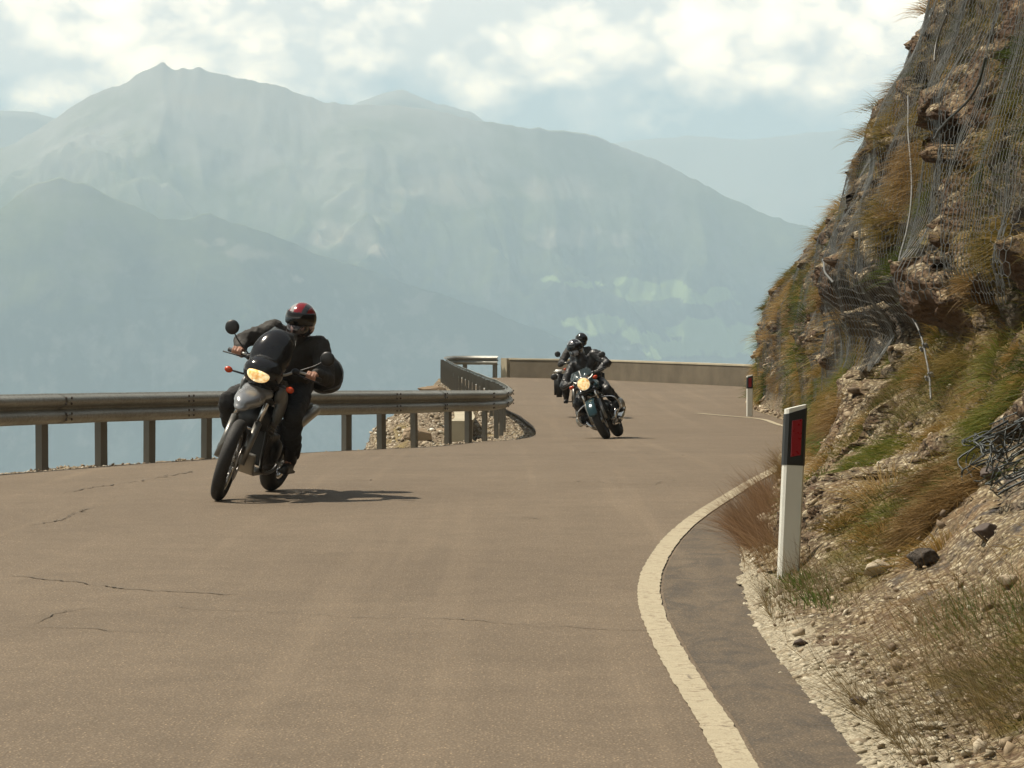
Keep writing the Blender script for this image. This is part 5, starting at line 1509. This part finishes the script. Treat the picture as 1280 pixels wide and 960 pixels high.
def adventure_bike(label, full=True, panniers=False, group='motorcycles riding towards the camera'):
    root = tag(empty('motorcycle'), label, 'motorcycle', group)
    Rf, Rr = .335, .325
    wheel(root, .745, Rf, .105, 'front_wheel', True, (1,), steer=(0, 0, R(9)))
    wheel(root, -.735, Rr, .14, 'rear_wheel', True, (-1,))
    forks(root, .745, Rf, .47, .98, .10)
    # fork brace just above the tyre
    tube_obj('fork_brace', [(.62, -.10, .60), (.66, 0, .62), (.62, .10, .60)], .012, MB_['chrome'], root)
    frame_tubes(root); swing_arm(root, Rr); engine_block(root)
    # high silver beak-shaped mudguard
    bm = bmesh.new()
    add_ell(bm, (.68, 0, .855), (.24, .115, .075), (0, R(14), 0)); add_ell(bm, (.54, 0, .90), (.14, .13, .075), (0, R(10), 0)); add_ell(bm, (.84, 0, .80), (.10, .07, .035), (0, R(25), 0))
    bake_voxel(bm, 'front_mudguard', .010, 5, 0, 1, MB_['silver'], root)
    # cockpit fairing, headlamp, screen
    bm = bmesh.new()
    add_ell(bm, (.55, 0, 1.06), (.15, .165, .13)); add_ell(bm, (.475, 0, 1.20), (.105, .168, .235), (0, R(-27), 0), 32); add_ell(bm, (.52, 0, .98), (.12, .12, .08))
    fa = bake_voxel(bm, 'cockpit_fairing', .010, 6, 0, 1, MB_['gloss'], root)
    bm = bmesh.new(); add_ell(bm, (.655, .0, 1.045), (.065, .098, .064), (R(0), R(-12), 0), 28)
    for v in bm.verts:
        if v.co.z > 1.06: v.co.z = 1.06 + (v.co.z - 1.06) * .55
    lh = bm_obj(bm, 'headlight', M_LAMP, root)
    ringp = [(.655 + .045, y, z) for y, z in []]
    # screen: curved shield
    n, k = 14, 8; V = []; 
    for i in range(n):
        f = i / (n - 1)
        for j in range(k + 1):
            g_ = j / k * 2 - 1; wd = .160 * (1 - .40 * f ** 2)
            V.append((.615 - .25 * f - .10 * g_ * g_, g_ * wd, 1.17 + .24 * f))
    F = [(i * (k + 1) + j, (i + 1) * (k + 1) + j, (i + 1) * (k + 1) + j + 1, i * (k + 1) + j + 1) for i in range(n - 1) for j in range(k)]
    sc_ = mesh_obj('windscreen', V, F, M_SMOKE, root); md = sc_.modifiers.new('t', 'SOLIDIFY'); md.thickness = .004
    # tank with grey side panels
    bm = bmesh.new(); add_ell(bm, (.14, 0, .92), (.26, .135, .14)); add_ell(bm, (-.02, 0, .86), (.18, .11, .10)); add_ell(bm, (.30, 0, .96), (.12, .12, .08))
    bake_voxel(bm, 'fuel_tank', .012, 6, 0, 1, MB_['gloss'], root)
    for s_ in (-1, 1):
        bm = bmesh.new(); add_ell(bm, (.30, s_ * .155, .80), (.15, .045, .15), (0, R(20), s_ * R(8))); add_ell(bm, (.40, s_ * .15, .92), (.09, .04, .08))
        bake_voxel(bm, 'side_panel', .010, 4, 0, 1, MB_['grey'], root)
    bm = bmesh.new(); add_box(bm, (.40, 0, .70), (.04, .26, .22), (0, R(-18), 0)); rad = bm_obj(bm, 'radiator', MB_['black'], root, bevel=.01)
    # bash plate
    bm = bmesh.new(); add_box(bm, (.16, 0, .235), (.36, .24, .035)); add_box(bm, (.37, 0, .31), (.03, .22, .20), (0, R(28), 0)); bake_voxel(bm, 'skid_plate', .010, 3, 0, 1, MB_['alu'], root)
    bm = bmesh.new(); add_ell(bm, (-.35, 0, .87), (.34, .13, .065)); add_ell(bm, (-.60, 0, .90), (.16, .12, .06)); bake_voxel(bm, 'seat', .012, 5, 0, 1, MB_['seat'], root)
    bm = bmesh.new(); add_ell(bm, (-.55, 0, .78), (.30, .12, .08)); add_ell(bm, (-.86, 0, .80), (.12, .08, .05)); bake_voxel(bm, 'tail_unit', .012, 4, 0, 1, MB_['grey'], root)
    # silencers, rack
    for s_ in (-1, 1):
        tube_obj('silencer', [(-.46, s_ * .13, .62), (-.62, s_ * .15, .70), (-.84, s_ * .15, .76)], .048, MB_['alu'], root, .05, 14)
    tube_obj('rear_rack', [(-.55, -.12, .93), (-.98, -.13, .95), (-1.0, 0, .95), (-.98, .13, .95), (-.55, .12, .93)], .010, MB_['black'], root)
    handlebar(root, .40, 1.12, .39)
    for s_ in (-1, 1):
        mirror(root, (.33, s_ * .22, 1.14), (.34, s_ * .415, 1.305), .060, 1.0)
        indicator(root, (.60, s_ * .265, 1.0), (.54, s_ * .10, 1.0))
        fp = tube_obj('foot_peg', [(-.08, s_ * .12, .33), (-.08, s_ * .26, .33)], .012, MB_['alu'], root)
        if panniers:
            bm = bmesh.new(); add_box(bm, (-.58, s_ * .42, .68), (.42, .20, .52)); pn = bm_obj(bm, 'side_case', MB_['black'], root, bevel=.045)
            bm = bmesh.new(); add_box(bm, (-.58, s_ * .42, .95), (.40, .19, .07)); bm_obj(bm, 'case_lid', MB_['white'], pn, bevel=.03)
    return root

def boxer_bike(label, group='motorcycles riding towards the camera'):
    root = tag(empty('motorcycle'), label, 'motorcycle', group)
    Rf, Rr = .31, .315
    wheel(root, .74, Rf, .12, 'front_wheel', False, (1, -1)); wheel(root, -.735, Rr, .17, 'rear_wheel', False, (1,))
    forks(root, .74, Rf, .48, .92, .105)
    frame_tubes(root, .86); swing_arm(root, Rr)
    e = engine_block(root)
    for s_ in (-1, 1):
        bm = bmesh.new()
        for k in range(7): add_ell(bm, (.22, s_ * (.14 + .028 * k), .44), (.085, .008, .080), seg=16)
        add_cap(bm, (.22, s_ * .10, .44), (.22, s_ * .33, .44), .055, .06)
        cy = bm_obj(bm, 'cylinder', MB_['engine'], root)
        bm = bmesh.new(); add_ell(bm, (.22, s_ * .365, .44), (.10, .045, .085)); add_box(bm, (.22, s_ * .345, .44), (.19, .05, .15))
        bake_voxel(bm, 'valve_cover', .008, 4, 0, 1, MB_['alu'], cy)
        tube_obj('exhaust_pipe', [(.30, s_ * .25, .40), (.36, s_ * .20, .28), (.20, s_ * .12, .20), (-.2, s_ * .12, .20)], .022, MB_['chrome'], root)
    bm = bmesh.new()
    for k in range(23):
        a = R(22 + 4.2 * k); add_ell(bm, (.74 + .345 * math.cos(a), 0, Rf + .345 * math.sin(a)), (.050, .078, .022), (0, -a + R(90), 0), 14)
    bake_voxel(bm, 'front_mudguard', .009, 6, 0, 1, MB_['green'], root)
    # round lit lamp in a chrome shell
    bm = bmesh.new(); add_ell(bm, (.58, 0, .935), (.13, .105, .105)); bmesh.ops.bisect_plane(bm, geom=bm.verts[:] + bm.edges[:] + bm.faces[:], plane_co=(.625, 0, 0), plane_no=(1, 0, 0), clear_outer=True)
    sh_ = bm_obj(bm, 'headlight', MB_['chrome'], root)
    bm = bmesh.new(); add_ell(bm, (.625, 0, .935), (.030, .097, .097), seg=28); bm_obj(bm, 'headlight_lens', M_LAMP, sh_)
    ring('headlight_rim', (0, 0, 0), [(.096, -.01), (.107, -.01), (.107, .014), (.096, .014)], MB_['chrome'], sh_, 40).matrix_local = Matrix.Translation((.627, 0, .935)) @ Matrix.Rotation(R(90), 4, 'Z')
    # small screen
    n, k = 10, 8; V = []
    for i in range(n):
        f = i / (n - 1)
        for j in range(k + 1):
            g_ = j / k * 2 - 1; V.append((.62 - .13 * f - .09 * g_ * g_, g_ * .185 * (1 - .30 * f ** 2), 1.03 + .13 * f))
    F = [(i * (k + 1) + j, (i + 1) * (k + 1) + j, (i + 1) * (k + 1) + j + 1, i * (k + 1) + j + 1) for i in range(n - 1) for j in range(k)]
    sc_ = mesh_obj('windscreen', V, F, M_SCREEN, root); md = sc_.modifiers.new('t', 'SOLIDIFY'); md.thickness = .004
    for s_ in (-1, 1):
        bm = bmesh.new(); add_ell(bm, (.46, s_ * .06, 1.04), (.03, .045, .045)); bm_obj(bm, 'instrument_dial', MB_['chrome'], root)
    bm = bmesh.new(); add_ell(bm, (.12, 0, .86), (.30, .17, .15)); add_ell(bm, (.30, 0, .84), (.14, .175, .11)); add_ell(bm, (-.1, 0, .80), (.14, .11, .09))
    bake_voxel(bm, 'fuel_tank', .012, 6, 0, 1, MB_['green'], root)
    bm = bmesh.new(); add_ell(bm, (-.30, 0, .80), (.26, .14, .07)); add_ell(bm, (-.62, 0, .84), (.24, .13, .07)); bake_voxel(bm, 'seat', .012, 5, 0, 1, MB_['seat'], root)
    bm = bmesh.new(); add_ell(bm, (-.72, 0, .74), (.28, .11, .08)); bake_voxel(bm, 'tail_unit', .012, 4, 0, 1, MB_['green'], root)
    tube_obj('silencer', [(-.25, .16, .24), (-.5, .19, .30), (-.95, .20, .40)], .055, MB_['chrome'], root, .05, 14)
    handlebar(root, .40, 1.04, .36)
    for s_ in (-1, 1):
        mirror(root, (.33, s_ * .2, 1.06), (.33, s_ * .41, 1.24), .058, .85)
        indicator(root, (.56, s_ * .20, .96), (.52, s_ * .09, .95), 1.15)
        tube_obj('foot_peg', [(-.14, s_ * .12, .36), (-.14, s_ * .28, .36)], .012, MB_['alu'], root)
        tube_obj('crash_bar', [(.34, s_ * .10, .66), (.36, s_ * .30, .58), (.32, s_ * .33, .40), (.28, s_ * .12, .26)], .012, MB_['chrome'], root)
    return root

# ------------------------------------------------------------------ riders (in the local frame of their machine)
def helmet(person, c, rot, mats):
    bm = bmesh.new()
    add_ell(bm, (-.005, 0, .01), (.138, .122, .132), seg=28); add_ell(bm, (.055, 0, -.065), (.098, .092, .070), (0, R(12), 0)); add_ell(bm, (-.03, 0, -.06), (.11, .108, .085))
    h = bake_voxel(bm, 'helmet', .007, 5, 0, 1, mats[0], person); h.location = c; h.rotation_euler = rot
    # visor shell
    V = []; nu, nv = 22, 9
    for i in range(nu):
        az = R(-82 + 164 * i / (nu - 1))
        for j in range(nv):
            e_ = R(-17 + 44 * j / (nv - 1))
            V.append(((.151 * math.cos(e_)) * math.cos(az) - .004, .129 * math.cos(e_) * math.sin(az), .012 + .138 * math.sin(e_)))
    v = mesh_obj('visor', V, grid_faces(nu, nv), mats[1], h); md = v.modifiers.new('t', 'SOLIDIFY'); md.thickness = .003
    bm = bmesh.new(); add_ell(bm, (.128, 0, -.062), (.016, .035, .012)); bm_obj(bm, 'chin_vent', mats[2], h)
    return h
def grip_hand(bm, g_, s_, fwd=(1, 0, 0)):
    """palm behind the bar with four fingers curled round it and a thumb below; g_ = middle of the grip, bar along Y"""
    gx, gy, gz = g_
    add_ell(bm, (gx - .040, gy, gz + .016), (.036, .045, .022), (0, R(20), 0), 14)
    for k, ln in enumerate((.92, 1.0, .96, .78)):
        y = gy + s_ * (-.034 + .0225 * k)
        p = [(gx - .022, y, gz + .030), (gx + .012, y, gz + .033), (gx + .031 * ln, y, gz + .008), (gx + .014, y, gz - .026)]
        for a, b_ in zip(p[:-1], p[1:]): add_cap(bm, a, b_, .0098, .0088, 8)
    tb = [(gx - .05, gy - s_ * .03, gz - .002), (gx - .022, gy - s_ * .052, gz - .022), (gx + .012, gy - s_ * .05, gz - .026)]
    for a, b_ in zip(tb[:-1], tb[1:]): add_cap(bm, a, b_, .012, .010, 8)
def rider(label, J, mats, group='motorcycle riders', lumps=1.0):
    """J: joint positions; every limb tapers; body, jacket, trousers, boots, helmet"""
    Lh, Rh = J['hand']; Le, Re = J['elbow']; Ls, Rs = J['shoulder']; Lk, Rk = J['knee']; La, Ra = J['ankle']; Hp = J['hip']; Ch = J['chest']; Nk = J['neck']; Hd = J['head']
    V_ = Vector
    def limb(bm, pts, rad):
        for (a, b_), (ra, rb) in zip(zip(pts[:-1], pts[1:]), zip(rad[:-1], rad[1:])): add_cap(bm, a, b_, ra, rb)
    # bare body
    bm = bmesh.new()
    add_ell(bm, Hp, (.13, .16, .12)); add_ell(bm, Ch, (.11, .16, .15)); limb(bm, [Hp, Ch], [.12, .12]); limb(bm, [Ch, Nk], [.10, .062]); limb(bm, [Nk, V_(Hd)], [.058, .062])
    add_ell(bm, Hd, (.093, .074, .108)); add_ell(bm, V_(Hd) + V_((.092, 0, -.01)), (.02, .013, .02)); add_ell(bm, V_(Hd) + V_((.062, 0, -.075)), (.03, .03, .03))
    for s_ in (-1, 1): add_ell(bm, V_(Hd) + V_((-.005, s_ * .078, -.01)), (.02, .008, .028))
    for s_, h_, e_, sh_, k_, a_ in ((1, Lh, Le, Ls, Lk, La), (-1, Rh, Re, Rs, Rk, Ra)):
        wr = V_(h_) + V_((-.085, s_ * .002, .022))
        limb(bm, [sh_, e_, wr], [.055, .042, .028]); limb(bm, [wr, V_(h_) + V_((-.045, 0, .018))], [.027, .026]); limb(bm, [Ch, sh_], [.09, .055])
        grip_hand(bm, h_, s_)
        hp = V_(Hp) + V_((.0, s_ * .09, -.01)); limb(bm, [hp, k_, a_], [.085, .058, .040]); limb(bm, [a_, V_(a_) + V_((.10, 0, -.062))], [.032, .026])
    body = bake_voxel(bm, 'person', .0065, 2, 0, 1, mats['skin'])
    tag(body, label, 'person', group)
    # jacket
    bm = bmesh.new()
    add_ell(bm, V_(Ch) + V_((-.01, 0, .0)), (.15, .20, .19)); add_ell(bm, (V_(Ch) + V_(Hp)) / 2, (.155, .185, .19)); add_ell(bm, V_(Hp) + V_((0, 0, .05)), (.165, .185, .12)); limb(bm, [Ch, V_(Nk) + V_((0, 0, -.01))], [.13, .078])
    for s_, h_, e_, sh_ in ((1, Lh, Le, Ls), (-1, Rh, Re, Rs)):
        wr = V_(h_) + V_((-.095, 0, .022)); sh_ = V_(sh_)
        limb(bm, [Ch, sh_], [.13, .080]); limb(bm, [sh_, sh_.lerp(V_(e_), .55), e_, V_(e_).lerp(wr, .5), wr], [.082, .070, .058, .052, .042])
    bake_voxel(bm, 'jacket', .009, 3, .016 * lumps, 11, mats['jacket'], body, seed=int(abs(Hd[1]) * 100) + 3)
    # trousers
    bm = bmesh.new(); add_ell(bm, Hp, (.15, .175, .125))
    for s_, k_, a_ in ((1, Lk, La), (-1, Rk, Ra)):
        hp = V_(Hp) + V_((.0, s_ * .09, -.01)); k_ = V_(k_); a_ = V_(a_)
        limb(bm, [hp, hp.lerp(k_, .5), k_, k_.lerp(a_, .5), a_ + V_((-.01, 0, .06))], [.108, .100, .080, .074, .064])
    bake_voxel(bm, 'trousers', .010, 3, .015 * lumps, 10, mats['trouser'], body, seed=9)
    for s_, k_, a_ in ((1, Lk, La), (-1, Rk, Ra)):
        a_ = V_(a_); bm = bmesh.new()
        limb(bm, [a_.lerp(V_(k_), .32), a_ + V_((-.01, 0, .0))], [.060, .054]); limb(bm, [a_ + V_((-.03, 0, -.045)), a_ + V_((.10, s_ * .01, -.06)), a_ + V_((.17, s_ * .02, -.062))], [.042, .040, .034]); add_box(bm, a_ + V_((.06, s_ * .01, -.088)), (.27, .085, .022))
        bake_voxel(bm, 'boot', .009, 3, .003, 14, mats['boot'], body)
    if mats.get('glove'):
        for s_, h_ in ((1, Lh), (-1, Rh)):
            bm = bmesh.new(); g_ = V_(h_)
            add_ell(bm, g_ + V_((-.040, 0, .017)), (.042, .052, .028), (0, R(20), 0)); limb(bm, [g_ + V_((-.06, 0, .02)), g_ + V_((-.13, 0, .024))], [.038, .048])
            for k in range(4):
                y = g_.y + s_ * (-.036 + .024 * k); p = [(g_.x - .022, y, g_.z + .031), (g_.x + .014, y, g_.z + .034), (g_.x + .034, y, g_.z + .006), (g_.x + .014, y, g_.z - .028)]
                for a, b_ in zip(p[:-1], p[1:]): add_cap(bm, a, b_, .0118, .0108, 8)
            for a, b_ in (((-.05, -.03, -.002), (-.022, -.055, -.024)), ((-.022, -.055, -.024), (.012, -.052, -.028))):
                add_cap(bm, g_ + V_((a[0], a[1] * s_, a[2])), g_ + V_((b_[0], b_[1] * s_, b_[2])), .0145, .0125, 8)
            bake_voxel(bm, 'glove', .0055, 2, 0, 1, mats['glove'], body)
    helmet(body, V_(Hd) + V_((.012, 0, .012)), J.get('headrot', (0, 0, 0)), mats['helmet'])
    return body

def helmet_red():
    m, t, b = new_mat('red_black_helmet')
    co = t.add('ShaderNodeTexCoord').outputs['Object']; s_ = t.add('ShaderNodeSeparateXYZ', {0: co})
    w = t.noise(t.add('ShaderNodeMapping', {'Vector': co, 'Scale': (6, 16, 7)}).outputs[0], 1.0, 3, .5, .8)
    zz = t.math('ADD', s_.outputs[2], t.math('MULTIPLY', t.math('SUBTRACT', w, .5), .11))
    c = t.mix(t.mapr(zz, .062, .072), (.030, .022, .022), (.21, .010, .015))
    yy = t.math('ADD', s_.outputs[1], t.math('MULTIPLY', t.math('SUBTRACT', w, .5), .05))
    c = t.mix(t.math('MULTIPLY', t.math('MULTIPLY', t.mapr(yy, -.030, -.036), t.mapr(yy, -.075, -.069)), t.mapr(s_.outputs[2], .02, .05)), c, (.34, .33, .33))
    c = t.mix(t.math('MULTIPLY', t.mapr(yy, .035, .040), t.mapr(yy, .085, .08)), c, (.03, .028, .03))
    c = t.mix(t.math('MULTIPLY', t.mapr(s_.outputs[2], -.03, -.04), t.mapr(w, .5, .55)), c, (.28, .18, .17))
    t.l.new(c, b.inputs['Base Color']); b.inputs['Roughness'].default_value = .16
    b.inputs['Coat Weight'].default_value = .6
    return m
def helmet_grey():
    m, t, b = new_mat('black_grey_helmet')
    co = t.add('ShaderNodeTexCoord').outputs['Object']
    w = t.noise(co, 9, 3, .5, 1.2)
    c = t.mix(t.mapr(w, .50, .54), (.022, .022, .024), (.24, .24, .25)); t.l.new(c, b.inputs['Base Color']); b.inputs['Roughness'].default_value = .14; b.inputs['Coat Weight'].default_value = .6
    return m
H1 = (helmet_red(), MB_['visor'], MB_['silver']); H2 = (helmet_grey(), MB_['visor'], MB_['chrome']); H3 = (MB_['gloss'], MB_['visor'], MB_['grey'])

# --- first machine, near, leaning to its left
B1 = adventure_bike('near silver and black motorcycle with spoked wheels leaning into the bend')
yaw1 = math.atan2(-1.45, -.29); lean1 = R(-18)
f1 = G(271, 626); pose1 = (f1.x + .145, f1.y + .72)
set_pose(B1, pose1[0], pose1[1], yaw1, lean1)
J1 = dict(hand=((.30, .325, 1.125), (.30, -.325, 1.125)), elbow=((.02, .39, 1.12), (.10, -.375, 1.20)), shoulder=((-.10, .205, 1.345), (-.08, -.19, 1.355)),
          knee=((.20, .25, .76), (.20, -.30, .72)), ankle=((-.10, .26, .38), (-.10, -.26, .40)), hip=(-.34, .0, .96), chest=(-.17, .0, 1.22), neck=(-.07, .0, 1.40), head=(.02, .03, 1.50), headrot=(R(8), R(8), R(-4)))
R1 = rider('person in black on the near motorcycle, bare hands and a red and black helmet', J1,
           dict(skin=MB_['skin'], jacket=MB_['jacket'], trouser=MB_['trouser'], boot=MB_['boot'], helmet=H1))
set_pose(R1, pose1[0], pose1[1], yaw1, lean1)
bm = bmesh.new(); add_ell(bm, (-.78, .06, 1.09), (.18, .25, .16)); add_ell(bm, (-.80, .15, 1.05), (.16, .16, .14)); add_ell(bm, (-.76, -.08, 1.07), (.16, .18, .14))
bag = bake_voxel(bm, 'luggage_bag', .012, 5, .008, 7, MB_['bag'], None, seed=4)
tag(bag, 'bulging black luggage bag strapped behind the rider of the near motorcycle', 'bag'); set_pose(bag, pose1[0], pose1[1], yaw1, lean1)
tube_obj('strap', [(-.70, -.20, .96), (-.74, -.24, 1.10), (-.78, -.05, 1.255), (-.78, .10, 1.26), (-.76, .27, 1.18), (-.72, .32, 1.04), (-.70, .2, .95)], .008, MB_['grey'], bag)

# --- second machine, farther, leaning to its right
B2 = boxer_bike('dark teal motorcycle with a lit round lamp and side cylinders, leaning hard in the distance')
yaw2 = math.atan2(-1.45, -.24); lean2 = R(25)
f2 = G(760, 548.5); pose2 = (f2.x + .12, f2.y + .72)
set_pose(B2, pose2[0], pose2[1], yaw2, lean2)
J2 = dict(hand=((.29, .30, 1.045), (.29, -.30, 1.045)), elbow=((.02, .40, 1.10), (.02, -.38, 1.06)), shoulder=((-.12, .25, 1.31), (-.12, -.15, 1.28)),
          knee=((.18, .24, .72), (.18, -.27, .70)), ankle=((-.13, .27, .42), (-.13, -.27, .42)), hip=(-.34, .0, .91), chest=(-.20, .04, 1.17), neck=(-.10, .03, 1.39), head=(-.02, .03, 1.52), headrot=(R(-14), R(6), 0))
R2 = rider('person in black leather, grey gloves and a black grey helmet on the teal motorcycle', J2,
           dict(skin=MB_['skin'], jacket=MB_['leather'], trouser=MB_['leather'], boot=MB_['boot'], glove=MB_['glove'], helmet=H2))
set_pose(R2, pose2[0], pose2[1], yaw2, lean2)

# --- third machine, upright, almost hidden behind the second
B3 = adventure_bike('hindmost black motorcycle with pale lidded side cases, mostly hidden by the teal one', panniers=True)
yaw3 = R(-92); lean3 = R(1.5); D3 = 58.5; X3 = (725 - 640) / FPX * D3
set_pose(B3, X3, D3, yaw3, lean3)
J3 = dict(hand=((.30, .325, 1.125), (.30, -.325, 1.125)), elbow=((.02, .37, 1.10), (.02, -.37, 1.10)), shoulder=((-.18, .20, 1.36), (-.18, -.20, 1.36)),
          knee=((.20, .27, .76), (.20, -.27, .76)), ankle=((-.10, .27, .40), (-.10, -.27, .40)), hip=(-.36, .0, .98), chest=(-.27, .0, 1.28), neck=(-.18, .03, 1.44), head=(-.12, .07, 1.575))
R3 = rider('person on the hindmost motorcycle, only a black helmet and shoulders showing', J3,
           dict(skin=MB_['skin'], jacket=MB_['jacket'], trouser=MB_['trouser'], boot=MB_['boot'], glove=MB_['glove'], helmet=H3))
set_pose(R3, X3, D3, yaw3, lean3)
